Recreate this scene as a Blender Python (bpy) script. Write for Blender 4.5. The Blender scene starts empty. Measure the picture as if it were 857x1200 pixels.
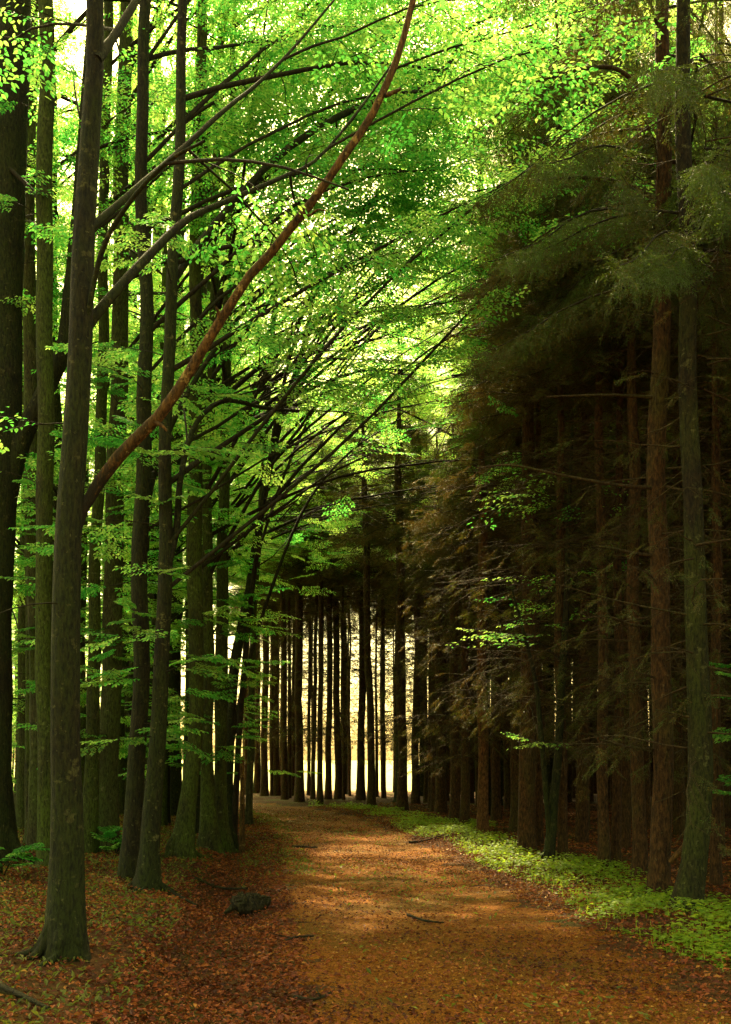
import bpy, math, random
import numpy as np
from mathutils import Vector

SEED = 11
rng = np.random.default_rng(SEED)
random.seed(SEED)
C = bpy.context.scene.collection
sc = bpy.context.scene
CAM_H, F, CU, CV = 1.6, 1200.0, 428.5, 890.0     # camera height (m), focal length / principal point of the 857x1200 photograph


# ------------------------------------------------------------------ helpers
def px_x(u, d): return (u - CU) / F * d
def px_z(v, d): return CAM_H - (v - CV) / F * d
def depth_of(v): return F * CAM_H / (v - CV)


class MB:
    """collects quads, with a float tint per vertex and a material slot per face"""
    def __init__(self):
        self.v, self.f, self.t, self.m, self.s, self.n = [], [], [], [], [], 0

    def add(self, v, f, tint=0.5, mat=0, smooth=True):
        v = np.asarray(v, np.float32).reshape(-1, 3)
        f = np.asarray(f, np.int32).reshape(-1, 4)
        t = np.broadcast_to(np.asarray(tint, np.float32), (len(v),))
        self.v.append(v); self.f.append(f + self.n); self.t.append(t)
        self.m.append(np.full(len(f), mat, np.int32)); self.s.append(np.full(len(f), smooth, bool))
        self.n += len(v)

    def mesh(self, name, mats):
        me = bpy.data.meshes.new(name)
        v = np.concatenate(self.v); f = np.concatenate(self.f)
        me.vertices.add(len(v)); me.vertices.foreach_set('co', v.ravel())
        me.loops.add(len(f) * 4); me.loops.foreach_set('vertex_index', f.ravel())
        me.polygons.add(len(f)); me.polygons.foreach_set('loop_start', np.arange(0, len(f) * 4, 4, dtype=np.int32))
        me.polygons.foreach_set('material_index', np.concatenate(self.m))
        me.polygons.foreach_set('use_smooth', np.concatenate(self.s))
        me.update(calc_edges=True)
        a = me.attributes.new('tint', 'FLOAT', 'POINT')
        a.data.foreach_set('value', np.concatenate(self.t).astype(np.float32))
        for m in mats: me.materials.append(m)
        return me

    def build(self, name, mats, parent=None, loc=None):
        if not isinstance(mats, (list, tuple)): mats = [mats]
        o = bpy.data.objects.new(name, self.mesh(name, mats)); C.objects.link(o)
        if parent is not None: o.parent = parent
        if loc is not None: o.location = loc
        return o


def tag(o, label=None, cat=None, group=None, kind=None):
    if label: o['label'] = label
    if cat: o['category'] = cat
    if group: o['group'] = group
    if kind: o['kind'] = kind
    return o


def empty(name, loc, label, cat, group=None, rz=0.0):
    o = bpy.data.objects.new(name, None); C.objects.link(o)
    o.location = loc; o.rotation_euler = (0, 0, rz); o.empty_display_size = 0.2
    return tag(o, label, cat, group)


def copy_tree(root, loc, rz, scale, label=None, group=None):
    r = root.copy(); C.objects.link(r)
    r.location = loc; r.rotation_euler = (0, 0, rz); r.scale = (scale, scale, scale)
    if label: r['label'] = label
    if group: r['group'] = group
    for ch in list(root.children):
        c = ch.copy(); C.objects.link(c); c.parent = r
    return r


def smooth_line(pts, n):
    """Catmull-Rom through rows of pts (any width), n samples"""
    p = np.asarray(pts, float)
    q = np.vstack([2 * p[0] - p[1], p, 2 * p[-1] - p[-2]])
    s = np.linspace(0, len(p) - 1 - 1e-9, n); i = s.astype(int); t = (s - i)[:, None]
    a, b, c, d = q[i], q[i + 1], q[i + 2], q[i + 3]
    return 0.5 * (2 * b + (c - a) * t + (2 * a - 5 * b + 4 * c - d) * t ** 2 + (3 * b - a - 3 * c + d) * t ** 3)


def norm(a): return a / np.maximum(np.linalg.norm(a, axis=-1, keepdims=True), 1e-9)


def tube(mb, pts, rad, sides=8, tint=0.5, mat=0, rough=0.0, flare=None, r=rng):
    pts = np.asarray(pts, float); n = len(pts); rad = np.asarray(rad, float)
    tan = norm(np.gradient(pts, axis=0))
    ref = np.array([0.0, 0, 1]) if abs(tan[:, 2]).mean() < 0.8 else np.array([0.0, 1, 0])
    a = norm(np.cross(np.broadcast_to(ref, tan.shape), tan)); b = np.cross(tan, a)
    th = np.linspace(0, 2 * np.pi, sides, endpoint=False)
    rr = rad[:, None] * np.ones(sides)
    if rough:
        low = 0
        for k in (1, 2, 3):
            low = low + np.sin(k * th[None, :] + r.uniform(0, 6.3) + np.linspace(0, r.uniform(-4, 4), n)[:, None]) / k
        rr = rr * (1 + rough * low * 0.5 + rough * 0.45 * r.normal(size=rr.shape))
    if flare is not None: rr = rr * flare(th, n)
    v = pts[:, None, :] + rr[..., None] * (np.cos(th)[None, :, None] * a[:, None, :] + np.sin(th)[None, :, None] * b[:, None, :])
    i = np.arange(n - 1)[:, None] * sides; j = np.arange(sides)[None, :]; k = (j + 1) % sides
    f = np.stack([i + j, i + k, i + sides + k, i + sides + j], -1).reshape(-1, 4)
    mb.add(v.reshape(-1, 3), f, tint, mat)


def leaves(mb, base, dr, nor, L, W, tint, mat=0, fold=0.18, droop=0.12, fine=None):
    if fine is not None and fine.any():                                   # pointed ovals of two faces where one could see the outline
        sub = lambda q: q[fine]
        ovals(mb, base[fine], dr[fine], nor[fine], np.asarray(L)[fine], np.asarray(W)[fine], np.asarray(tint)[fine], mat, fold, droop)
        g = ~fine
        if not g.any(): return
        base, dr, nor, L, W, tint = base[g], dr[g], nor[g], np.asarray(L)[g], np.asarray(W)[g], np.asarray(tint)[g]
    dr = norm(dr); side = norm(np.cross(nor, dr)); nor = np.cross(dr, side)
    L = np.asarray(L)[:, None]; W = np.asarray(W)[:, None]
    v0 = base
    mid = base + dr * L * 0.48
    v1 = mid + side * W * 0.5 + nor * W * fold
    v3 = mid - side * W * 0.5 + nor * W * fold
    v2 = base + dr * L - nor * L * droop
    v = np.stack([v0, v1, v2, v3], 1).reshape(-1, 3)
    f = np.arange(len(base) * 4).reshape(-1, 4)
    mb.add(v, f, np.repeat(tint, 4), mat, smooth=False)


def ovals(mb, base, dr, nor, L, W, tint, mat, fold, droop):
    dr = norm(dr); side = norm(np.cross(nor, dr)); nor = np.cross(dr, side); L = L[:, None]; W = W[:, None]
    rows = []
    for t, w_, h in ((0, 0, 0), (0.28, 0.46, 0.6), (0.66, 0.40, 0.35)):
        c = base + dr * L * t - nor * L * droop * t * t
        if w_: rows += [c + side * W * w_ + nor * W * fold * h, c - side * W * w_ + nor * W * fold * h]
        else: rows += [c]
    tip = base + dr * L * 1.02 - nor * L * droop
    mid = base + dr * L * 0.47 - nor * L * droop * 0.2
    b, l1, r1, l2, r2 = rows
    v = np.stack([b, l1, l2, tip, r2, r1, mid], 1).reshape(-1, 3); n = len(base)
    k = (np.arange(n) * 7)[:, None]
    # two halves either side of the midrib: base-l1-l2-tip folded on the rib, then the right
    f = np.concatenate([k + np.array([[0, 6, 2, 1]]), k + np.array([[0, 5, 4, 6]]), k + np.array([[6, 4, 3, 2]])], 0)
    mb.add(v, f, np.repeat(tint, 7), mat, smooth=False)


# ------------------------------------------------------------------ materials
def mat_new(name):
    m = bpy.data.materials.new(name); m.use_nodes = True
    nt = m.node_tree; nt.nodes.clear()
    return m, nt.nodes, nt.links


def ramp(nodes, stops, mode='LINEAR'):
    n = nodes.new('ShaderNodeValToRGB'); cr = n.color_ramp; cr.interpolation = mode
    while len(cr.elements) < len(stops): cr.elements.new(0.5)
    for e, (p, c) in zip(cr.elements, stops):
        e.position = p; e.color = (*c, 1)
    return n


def noise(nodes, links, vec, scale, detail=4, rough=0.55):
    n = nodes.new('ShaderNodeTexNoise'); n.inputs['Scale'].default_value = scale
    n.inputs['Detail'].default_value = detail; n.inputs['Roughness'].default_value = rough
    links.new(vec, n.inputs['Vector']); return n


def mapping(nodes, links, vec, scale):
    n = nodes.new('ShaderNodeMapping'); n.inputs['Scale'].default_value = scale
    links.new(vec, n.inputs['Vector']); return n.outputs[0]


def mixc(nodes, links, fac, a, b, mode='MIX'):
    n = nodes.new('ShaderNodeMix'); n.data_type = 'RGBA'; n.blend_type = mode
    for s, x in ((n.inputs[0], fac), (n.inputs[6], a), (n.inputs[7], b)):
        if isinstance(x, (int, float)): s.default_value = x
        elif isinstance(x, tuple): s.default_value = (*x, 1)
        else: links.new(x, s)
    return n.outputs[2]


def leaf_material(name, stops, tstops, trans=0.45, rough=0.5, spec=0.25):
    m, N, L = mat_new(name)
    at = N.new('ShaderNodeAttribute'); at.attribute_name = 'tint'
    oi = N.new('ShaderNodeObjectInfo')
    ad = N.new('ShaderNodeMath'); ad.operation = 'MULTIPLY_ADD'
    L.new(oi.outputs['Random'], ad.inputs[0]); ad.inputs[1].default_value = 0.22
    L.new(at.outputs['Fac'], ad.inputs[2])
    r1 = ramp(N, stops); r2 = ramp(N, tstops)
    L.new(ad.outputs[0], r1.inputs[0]); L.new(ad.outputs[0], r2.inputs[0])
    p = N.new('ShaderNodeBsdfPrincipled'); p.inputs['Roughness'].default_value = rough
    p.inputs['Specular IOR Level'].default_value = spec
    L.new(r1.outputs[0], p.inputs['Base Color'])
    t = N.new('ShaderNodeBsdfTranslucent'); L.new(r2.outputs[0], t.inputs['Color'])
    mx = N.new('ShaderNodeMixShader'); mx.inputs[0].default_value = trans
    L.new(p.outputs[0], mx.inputs[1]); L.new(t.outputs[0], mx.inputs[2])
    o = N.new('ShaderNodeOutputMaterial'); L.new(mx.outputs[0], o.inputs[0])
    return m


def bark_material(name, dark, mid, moss, spot, spot_amt=0.62, moss_amt=0.5, stretch=(9, 9, 2.2), bump=0.6, kept=None):
    m, N, L = mat_new(name)
    tc = N.new('ShaderNodeTexCoord'); oi = N.new('ShaderNodeObjectInfo')
    ofs = N.new('ShaderNodeVectorMath'); ofs.operation = 'ADD'
    L.new(tc.outputs['Object'], ofs.inputs[0])
    mul = N.new('ShaderNodeMath'); mul.operation = 'MULTIPLY'; mul.inputs[1].default_value = 37.0
    L.new(oi.outputs['Random'], mul.inputs[0]); L.new(mul.outputs[0], ofs.inputs[1])
    vec = ofs.outputs[0]
    n1 = noise(N, L, mapping(N, L, vec, stretch), 2.2, 8, 0.65)
    base = ramp(N, [(0.32, dark), (0.7, mid)]); L.new(n1.outputs[0], base.inputs[0])
    n2 = noise(N, L, mapping(N, L, vec, (1.6, 1.6, 0.7)), 1.3, 4, 0.6)
    mm = ramp(N, [(moss_amt - 0.1, (0, 0, 0)), (moss_amt + 0.12, (0.85, 0.85, 0.85))]); L.new(n2.outputs[0], mm.inputs[0])
    c = mixc(N, L, mm.outputs[0], base.outputs[0], moss)
    n3 = noise(N, L, mapping(N, L, vec, (5, 5, 7)), 1.5, 6, 0.65)
    ss = ramp(N, [(spot_amt, (0, 0, 0)), (spot_amt + 0.05, (0.8, 0.8, 0.8))]); L.new(n3.outputs[0], ss.inputs[0])
    sv = N.new('ShaderNodeMath'); sv.operation = 'MULTIPLY'; L.new(ss.outputs[0], sv.inputs[0])
    rv = N.new('ShaderNodeMath'); rv.operation = 'FRACT'; r7 = N.new('ShaderNodeMath'); r7.operation = 'MULTIPLY'; r7.inputs[1].default_value = 7.31
    L.new(oi.outputs['Random'], r7.inputs[0]); L.new(r7.outputs[0], rv.inputs[0]); rm = N.new('ShaderNodeMath'); rm.operation = 'MULTIPLY_ADD'; rm.inputs[1].default_value = 0.65; rm.inputs[2].default_value = 0.35
    L.new(rv.outputs[0], rm.inputs[0]); L.new(rm.outputs[0], sv.inputs[1])
    c = mixc(N, L, sv.outputs[0], c, spot)
    n4 = noise(N, L, mapping(N, L, vec, (24, 24, 7)), 2.0, 6, 0.7)
    dk = ramp(N, [(0.36, (0.25, 0.22, 0.18)), (0.58, (1.15, 1.1, 1.0))]); L.new(n4.outputs[0], dk.inputs[0])
    c = mixc(N, L, 1.0, c, dk.outputs[0], 'MULTIPLY')
    n5 = noise(N, L, mapping(N, L, vec, (3, 3, 3)), 6, 5, 0.7)
    lk = ramp(N, [(0.63, (0, 0, 0)), (0.68, (0.55, 0.55, 0.55))]); L.new(n5.outputs[0], lk.inputs[0])
    c = mixc(N, L, lk.outputs[0], c, spot)
    if kept:                                                            # old bark still clinging to the first stretch of a bare limb
        at = N.new('ShaderNodeAttribute'); at.attribute_name = 'tint'
        df = N.new('ShaderNodeMath'); df.operation = 'ADD'; L.new(at.outputs['Fac'], df.inputs[0]); L.new(n1.outputs[0], df.inputs[1])
        kr = ramp(N, [(0.62, (0, 0, 0)), (0.92, (1, 1, 1))]); L.new(df.outputs[0], kr.inputs[0])
        c = mixc(N, L, kr.outputs[0], kept, c)
    p = N.new('ShaderNodeBsdfPrincipled'); p.inputs['Roughness'].default_value = 0.85
    p.inputs['Specular IOR Level'].default_value = 0.2
    L.new(c, p.inputs['Base Color'])
    b = N.new('ShaderNodeBump'); b.inputs['Strength'].default_value = bump; b.inputs['Distance'].default_value = 0.035
    hh = N.new('ShaderNodeMath'); hh.operation = 'ADD'; L.new(n1.outputs[0], hh.inputs[0]); L.new(n4.outputs[0], hh.inputs[1])
    L.new(hh.outputs[0], b.inputs['Height']); L.new(b.outputs[0], p.inputs['Normal'])
    o = N.new('ShaderNodeOutputMaterial'); L.new(p.outputs[0], o.inputs[0])
    return m


M = {}
M['leaf'] = leaf_material('beech_leaf',
    [(0.0, (0.030, 0.085, 0.008)), (0.5, (0.055, 0.14, 0.012)), (1.0, (0.11, 0.20, 0.018))],
    [(0.0, (0.06, 0.40, 0.05)), (0.5, (0.18, 0.60, 0.08)), (1.0, (0.58, 0.80, 0.15))], 0.6)
M['needle'] = leaf_material('spruce_needle',
    [(0.0, (0.12, 0.066, 0.013)), (0.35, (0.050, 0.056, 0.009)), (1.0, (0.046, 0.080, 0.011))],
    [(0.0, (0.18, 0.09, 0.014)), (0.4, (0.085, 0.09, 0.010)), (1.0, (0.14, 0.21, 0.016))], 0.35)
M['litter'] = leaf_material('fallen_leaf',
    [(0.0, (0.022, 0.006, 0.002)), (0.35, (0.12, 0.020, 0.005)), (0.62, (0.24, 0.048, 0.008)), (0.87, (0.31, 0.085, 0.012)), (1.0, (0.40, 0.19, 0.03))],
    [(0.0, (0.04, 0.015, 0.005)), (1.0, (0.28, 0.14, 0.03))], 0.12, 0.6)
M['herb'] = leaf_material('herb_leaf',
    [(0.0, (0.05, 0.11, 0.010)), (0.6, (0.13, 0.21, 0.014)), (1.0, (0.24, 0.30, 0.02))],
    [(0.0, (0.14, 0.34, 0.015)), (1.0, (0.48, 0.60, 0.035))], 0.45)
M['moss_tuft'] = leaf_material('low_green',
    [(0.0, (0.05, 0.065, 0.010)), (1.0, (0.16, 0.16, 0.022))],
    [(0.0, (0.10, 0.16, 0.012)), (1.0, (0.32, 0.33, 0.03))], 0.35)
M['beech_bark'] = bark_material('beech_bark', (0.008, 0.0055, 0.002), (0.034, 0.026, 0.008), (0.024, 0.030, 0.003), (0.13, 0.115, 0.038), 0.6, 0.46)
M['green_bark'] = bark_material('green_beech_bark', (0.012, 0.010, 0.003), (0.058, 0.052, 0.012), (0.055, 0.075, 0.006), (0.15, 0.15, 0.05), 0.6, 0.44)
M['pale_bark'] = bark_material('pale_beech_bark', (0.024, 0.020, 0.008), (0.085, 0.075, 0.026), (0.055, 0.07, 0.010), (0.17, 0.16, 0.06), 0.64, 0.48)
M['spruce_bark'] = bark_material('spruce_bark', (0.024, 0.011, 0.003), (0.12, 0.054, 0.015), (0.065, 0.050, 0.009), (0.17, 0.12, 0.05), 0.68, 0.58, (11, 11, 5), 0.9)
M['mossy_bark'] = bark_material('mossy_dark_bark', (0.010, 0.007, 0.003), (0.042, 0.026, 0.009), (0.045, 0.052, 0.006), (0.14, 0.13, 0.045), 0.6, 0.5, (10, 10, 4), 0.9)
M['sunlit_bark'] = bark_material('sunlit_spruce_bark', (0.06, 0.026, 0.010), (0.22, 0.095, 0.028), (0.10, 0.07, 0.018), (0.22, 0.15, 0.07), 0.7, 0.66, (11, 11, 5), 0.9)  # spruce bark with orange light painted into its colour
M['dead_wood'] = bark_material('bare_dead_wood', (0.022, 0.010, 0.003), (0.21, 0.100, 0.024), (0.06, 0.040, 0.010), (0.44, 0.29, 0.09), 0.60, 0.58, (14, 14, 3), 0.7, (0.02, 0.014, 0.006))
M['twig'] = bark_material('twig_bark', (0.012, 0.008, 0.003), (0.04, 0.028, 0.010), (0.025, 0.026, 0.004), (0.08, 0.07, 0.03), 0.7, 0.55)
M['dry_twig'] = bark_material('dry_twig', (0.03, 0.017, 0.006), (0.095, 0.055, 0.02), (0.06, 0.055, 0.012), (0.17, 0.13, 0.05), 0.64, 0.55)
M['stump'] = bark_material('stump_bark', (0.012, 0.008, 0.004), (0.055, 0.036, 0.014), (0.035, 0.036, 0.006), (0.10, 0.08, 0.03), 0.66, 0.5, (14, 14, 8), 1.0)


def ground_material():
    m, N, L = mat_new('forest_floor')
    geo = N.new('ShaderNodeNewGeometry'); P_ = geo.outputs['Position']
    n1 = noise(N, L, P_, 0.55, 5); n2 = noise(N, L, P_, 14, 6, 0.7); n3 = noise(N, L, P_, 60, 3)
    a = ramp(N, [(0.3, (0.030, 0.014, 0.006)), (0.55, (0.085, 0.036, 0.011)), (0.8, (0.15, 0.075, 0.02))]); L.new(n2.outputs[0], a.inputs[0])
    g = ramp(N, [(0.5, (0, 0, 0)), (0.68, (0.7, 0.7, 0.7))]); L.new(n1.outputs[0], g.inputs[0])
    c = mixc(N, L, g.outputs[0], a.outputs[0], (0.07, 0.075, 0.014))
    at = N.new('ShaderNodeAttribute'); at.attribute_name = 'tint'        # open meadow beyond the wood
    f = ramp(N, [(0.35, (0.30, 0.29, 0.11)), (0.7, (0.44, 0.42, 0.19))]); L.new(n1.outputs[0], f.inputs[0])
    c = mixc(N, L, at.outputs['Fac'], c, f.outputs[0])
    p = N.new('ShaderNodeBsdfPrincipled'); p.inputs['Roughness'].default_value = 0.95
    p.inputs['Specular IOR Level'].default_value = 0.1
    L.new(c, p.inputs['Base Color'])
    b = N.new('ShaderNodeBump'); b.inputs['Strength'].default_value = 0.8; b.inputs['Distance'].default_value = 0.03
    ad = N.new('ShaderNodeMath'); ad.operation = 'ADD'; L.new(n2.outputs[0], ad.inputs[0]); L.new(n3.outputs[0], ad.inputs[1])
    L.new(ad.outputs[0], b.inputs['Height']); L.new(b.outputs[0], p.inputs['Normal'])
    o = N.new('ShaderNodeOutputMaterial'); L.new(p.outputs[0], o.inputs[0])
    return m


def path_material():
    m, N, L = mat_new('packed_earth')
    geo = N.new('ShaderNodeNewGeometry'); P_ = geo.outputs['Position']
    n1 = noise(N, L, P_, 0.7, 5); n2 = noise(N, L, P_, 22, 7, 0.75); n3 = noise(N, L, P_, 85, 3, 0.6)
    a = ramp(N, [(0.3, (0.05, 0.013, 0.002)), (0.48, (0.29, 0.092, 0.004)), (0.72, (0.50, 0.190, 0.010))]); L.new(n2.outputs[0], a.inputs[0])
    g = ramp(N, [(0.46, (0, 0, 0)), (0.62, (0.75, 0.75, 0.75))]); L.new(n1.outputs[0], g.inputs[0])
    c = mixc(N, L, g.outputs[0], a.outputs[0], (0.17, 0.088, 0.005))
    d = ramp(N, [(0.36, (0.2, 0.17, 0.12)), (0.54, (1, 1, 1))]); L.new(n3.outputs[0], d.inputs[0])
    c = mixc(N, L, 1.0, c, d.outputs[0], 'MULTIPLY')
    p = N.new('ShaderNodeBsdfPrincipled'); p.inputs['Roughness'].default_value = 0.9
    p.inputs['Specular IOR Level'].default_value = 0.15
    L.new(c, p.inputs['Base Color'])
    b = N.new('ShaderNodeBump'); b.inputs['Strength'].default_value = 1.0; b.inputs['Distance'].default_value = 0.04
    ad = N.new('ShaderNodeMath'); ad.operation = 'ADD'; L.new(n2.outputs[0], ad.inputs[0]); L.new(n3.outputs[0], ad.inputs[1])
    L.new(ad.outputs[0], b.inputs['Height']); L.new(b.outputs[0], p.inputs['Normal'])
    o = N.new('ShaderNodeOutputMaterial'); L.new(p.outputs[0], o.inputs[0])
    return m


M['ground'] = ground_material(); M['path'] = path_material()

# ------------------------------------------------------------------ light, sky, camera
SUN = np.array([-0.10, 0.60, 0.80]); SUN = SUN / np.linalg.norm(SUN)      # towards the sun
el = math.asin(SUN[2]); az = math.atan2(SUN[0], SUN[1])                     # azimuth from +Y, clockwise
w = bpy.data.worlds.new('World'); sc.world = w; w.use_nodes = True
nt = w.node_tree; bg = nt.nodes['Background']
sky = nt.nodes.new('ShaderNodeTexSky'); sky.sky_type = 'NISHITA'; sky.sun_disc = False
sky.sun_elevation = el; sky.sun_rotation = az; sky.dust_density = 4.0; sky.air_density = 1.0; sky.ozone_density = 0.6
mx = nt.nodes.new('ShaderNodeMix'); mx.data_type = 'RGBA'; mx.blend_type = 'MULTIPLY'; mx.inputs[0].default_value = 1.0
nt.links.new(sky.outputs[0], mx.inputs[6]); mx.inputs[7].default_value = (1.0, 0.84, 0.36, 1)   # warm hazy summer air
nt.links.new(mx.outputs[2], bg.inputs['Color']); bg.inputs['Strength'].default_value = 0.14
sl = bpy.data.lights.new('sun', 'SUN'); sl.energy = 4.0; sl.angle = math.radians(1.0); sl.color = (1.0, 0.84, 0.46)
so = bpy.data.objects.new('sun', sl); C.objects.link(so); so.location = (0, 0, 40)
so.rotation_euler = Vector(-SUN).to_track_quat('-Z', 'Y').to_euler()

cam = bpy.data.cameras.new('camera'); co = bpy.data.objects.new('camera', cam); C.objects.link(co)
co.location = (0, 0, CAM_H); co.rotation_euler = (math.pi / 2, 0, 0)
cam.sensor_fit = 'VERTICAL'; cam.sensor_height = 36; cam.sensor_width = 36; cam.lens = 36.0
cam.shift_y = (CV - 600) / 1200; cam.shift_x = 0
cam.clip_start = 0.1; cam.clip_end = 3000
sc.camera = co
sc.view_settings.view_transform = 'Standard'; sc.view_settings.look = 'None'
sc.view_settings.gamma = 1; sc.view_settings.exposure = 2.75
cy = sc.cycles
cy.max_bounces = 7; cy.diffuse_bounces = 4; cy.glossy_bounces = 2; cy.transmission_bounces = 4; cy.transparent_max_bounces = 4
cy.use_denoising = True; cy.denoising_prefilter = 'NONE'; cy.denoiser = 'OPENIMAGEDENOISE'
cy.sample_clamp_indirect = 6.0; cy.use_adaptive_sampling = True; cy.adaptive_threshold = 0.02

# ------------------------------------------------------------------ ground
path_pts = [(1.1, -8), (1.1, 3), (1.0, 6.2), (0.78, 9), (0.45, 11.6), (0.05, 16), (-0.85, 24), (-1.9, 29.5), (-3.7, 34.5),
            (-7.5, 38.8), (-13, 41), (-22, 42.3), (-40, 43)]
PL = smooth_line(path_pts, 500)
PT = norm(np.gradient(PL, axis=0)); PN = np.stack([PT[:, 1], -PT[:, 0]], 1)   # right-hand normal


def path_side(x, y):
    """signed distance to the path's middle line, positive on its right"""
    x = np.atleast_1d(np.asarray(x, float)); y = np.atleast_1d(np.asarray(y, float))
    out = np.empty(len(x))
    for a in range(0, len(x), 20000):
        d = np.stack([x[a:a + 20000], y[a:a + 20000]], 1)[:, None, :] - PL[None]
        q = (d ** 2).sum(-1); i = q.argmin(1); k = np.arange(len(i))
        out[a:a + 20000] = np.sqrt(q[k, i]) * np.sign((d[k, i] * PN[i]).sum(-1))
    return out


def wob(x, y, s, k):
    return (np.sin(x * s + k) * np.cos(y * s * 0.83 + 1.7 * k) + 0.5 * np.sin(2.1 * x * s + y * s * 1.3 + k * 3))


def ground_z(x, y, s=None):
    x = np.atleast_1d(np.asarray(x, float)); y = np.atleast_1d(np.asarray(y, float))
    if s is None: s = path_side(x, y)
    near = np.clip((60 - np.hypot(x, y)) / 20, 0, 1)
    off = np.clip((np.abs(s) - 1.5) / 0.8, 0, 1)
    z = near * off * (0.035 * wob(x, y, 1.1, 0.3) + 0.02 * wob(x, y, 3.1, 2.0)) + near * 0.008 * wob(x, y, 4.3, 1.0)
    yy = np.clip((24 - y) / 8, 0, 1)
    z -= yy * 0.20 * np.exp(-((s + 2.05) / 0.45) ** 2)                   # ditch on the left
    z += 0.10 * np.clip((-s - 2.4) / 1.2, 0, 1) * near                     # left bank
    z += 0.07 * np.clip((s - 1.4) / 0.5, 0, 1) * near                      # right verge
    z -= near * 0.03 * np.exp(-((np.abs(s) - 0.75) / 0.28) ** 2)         # worn wheel lines
    return z


def gz(x, y): return float(ground_z(x, y)[0])


def axis(lo, hi, a, b, step, grow):
    c = list(np.arange(a, b + 1e-6, step)); s = step
    while c[-1] < hi: s *= grow; c.append(c[-1] + s)
    s = step
    while c[0] > lo: s *= grow; c.insert(0, c[0] - s)
    return np.array(c)


gx = axis(-900, 900, -9, 8, 0.16, 1.16); gy = axis(-300, 1500, 3.5, 40, 0.18, 1.14)
X, Y = np.meshgrid(gx, gy); s_ = path_side(X.ravel(), Y.ravel())
Z = ground_z(X.ravel(), Y.ravel(), s_)
nx, ny = len(gx), len(gy)
i, j = np.meshgrid(np.arange(nx - 1), np.arange(ny - 1)); a = (j * nx + i).ravel()
mb = MB(); fieldm = np.clip((Y.ravel() + 0.12 * X.ravel() - 50) / 3, 0, 1)
mb.add(np.stack([X.ravel(), Y.ravel(), Z], 1), np.stack([a, a + 1, a + nx + 1, a + nx], 1), fieldm)
tag(mb.build('ground', M['ground']), kind='structure')

mb = MB(); m_ = 17
off = np.linspace(-1, 1, m_)
wl = 1.5 + 0.22 * np.sin(np.arange(500) * 0.37) + 0.12 * np.sin(np.arange(500) * 1.31) + rng.normal(0, 0.04, 500)
wr = 1.42 + 0.2 * np.sin(np.arange(500) * 0.29 + 2) + 0.12 * np.sin(np.arange(500) * 1.1) + rng.normal(0, 0.04, 500)
O = np.where(off[None] < 0, off[None] * wl[:, None], off[None] * wr[:, None])
V = PL[:, None, :] + O[..., None] * PN[:, None, :]
zz = ground_z(V[..., 0].ravel(), V[..., 1].ravel()) + 0.014
zz = zz.reshape(500, m_); zz[:, 0] -= 0.03; zz[:, -1] -= 0.03
a = (np.arange(499)[:, None] * m_ + np.arange(m_ - 1)[None]).ravel()
mb.add(np.dstack([V, zz]).reshape(-1, 3), np.stack([a, a + 1, a + m_ + 1, a + m_], 1))
tag(mb.build('path', M['path']), kind='structure')


# openings in the canopy through which the sun reaches the path
def in_sun_gap(p):
    q = p - SUN * (p[:, 2:3] / SUN[2])
    s = path_side(q[:, 0], q[:, 1]); y = q[:, 1]
    return ((y > 9) & (y < 23) & (s > -1.6) & (s < 1.3)) | ((y > 9.5) & (y < 24) & (s > 1.25) & (s < 2.8)) | ((np.hypot(q[:, 0] + 3.2, q[:, 1] - 12.5) < 1.1)) | ((q[:, 0] < -5.5) & (q[:, 0] > -14) & (y > 17) & (y < 34)) | ((y > 7.2) & (y < 10) & (s > 1.6) & (s < 3))


# ------------------------------------------------------------------ foliage templates
def beech_template(r):
    B, D, Nn, Ls = [], [], [], []

    def row(o, d, length, step):
        t = 0.04; k = 0
        n_ = np.array([0, 0, 1.0])
        sd = np.cross(n_, d)
        while t < length:
            sg = 1 if k % 2 else -1
            a_ = math.radians(r.uniform(35, 65))
            dd = d * math.cos(a_) + sd * sg * math.sin(a_) + np.array([0, 0, r.uniform(-0.35, 0.12)])
            B.append(o + d * t); D.append(dd); Nn.append(np.array([r.normal(0, .28), r.normal(0, .28), 1])); Ls.append(r.uniform(0.048, 0.08))
            t += step * r.uniform(0.7, 1.3); k += 1
        B.append(o + d * length); D.append(d + np.array([0, 0, -0.2])); Nn.append(np.array([0, 0, 1.0])); Ls.append(0.07)
    x = np.array([1.0, 0, 0])
    row(np.zeros(3), x, 1.0, 0.042)
    for k in range(9):
        t = 0.12 + 0.09 * k; sg = 1 if k % 2 else -1; a_ = math.radians(r.uniform(38, 58))
        d = np.array([math.cos(a_), sg * math.sin(a_), r.uniform(-0.12, 0.06)])
        row(x * t, d / np.linalg.norm(d), (0.46 - 0.34 * t) * r.uniform(0.7, 1.15), 0.042)
    return tuple(np.array(q, float) for q in (B, D, Nn, Ls))


def needle_template(r, n_side=6):
    B, D, Nn, Ls = [], [], [], []

    def row(o, d, length):
        n = int(length / 0.014)
        t = np.linspace(0, length, n)
        sd = np.cross([0, 0, 1.0], d); sg_ = np.where(np.arange(n) % 2, 1.0, -1.0)[:, None]; rd = norm(sg_ * sd + r.normal(0, 0.28, (n, 3)))
        B.extend(o + d * t[:, None]); D.extend(rd * 0.8 + d * 0.7); Nn.extend(r.normal(size=(n, 3))); Ls.extend(r.uniform(0.028, 0.05, n))
    x = np.array([1.0, 0, 0]); row(np.zeros(3), x, 0.42)
    for k in range(n_side):
        t = 0.05 + 0.055 * k; sg = 1 if k % 2 else -1; a_ = math.radians(r.uniform(35, 60))
        d = np.array([math.cos(a_), sg * math.sin(a_) * 0.9, r.uniform(-0.5, 0.1)]); row(x * t, d / np.linalg.norm(d), 0.22 - 0.3 * t)
    return tuple(np.array(q, float) for q in (B, D, Nn, Ls))


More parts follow.
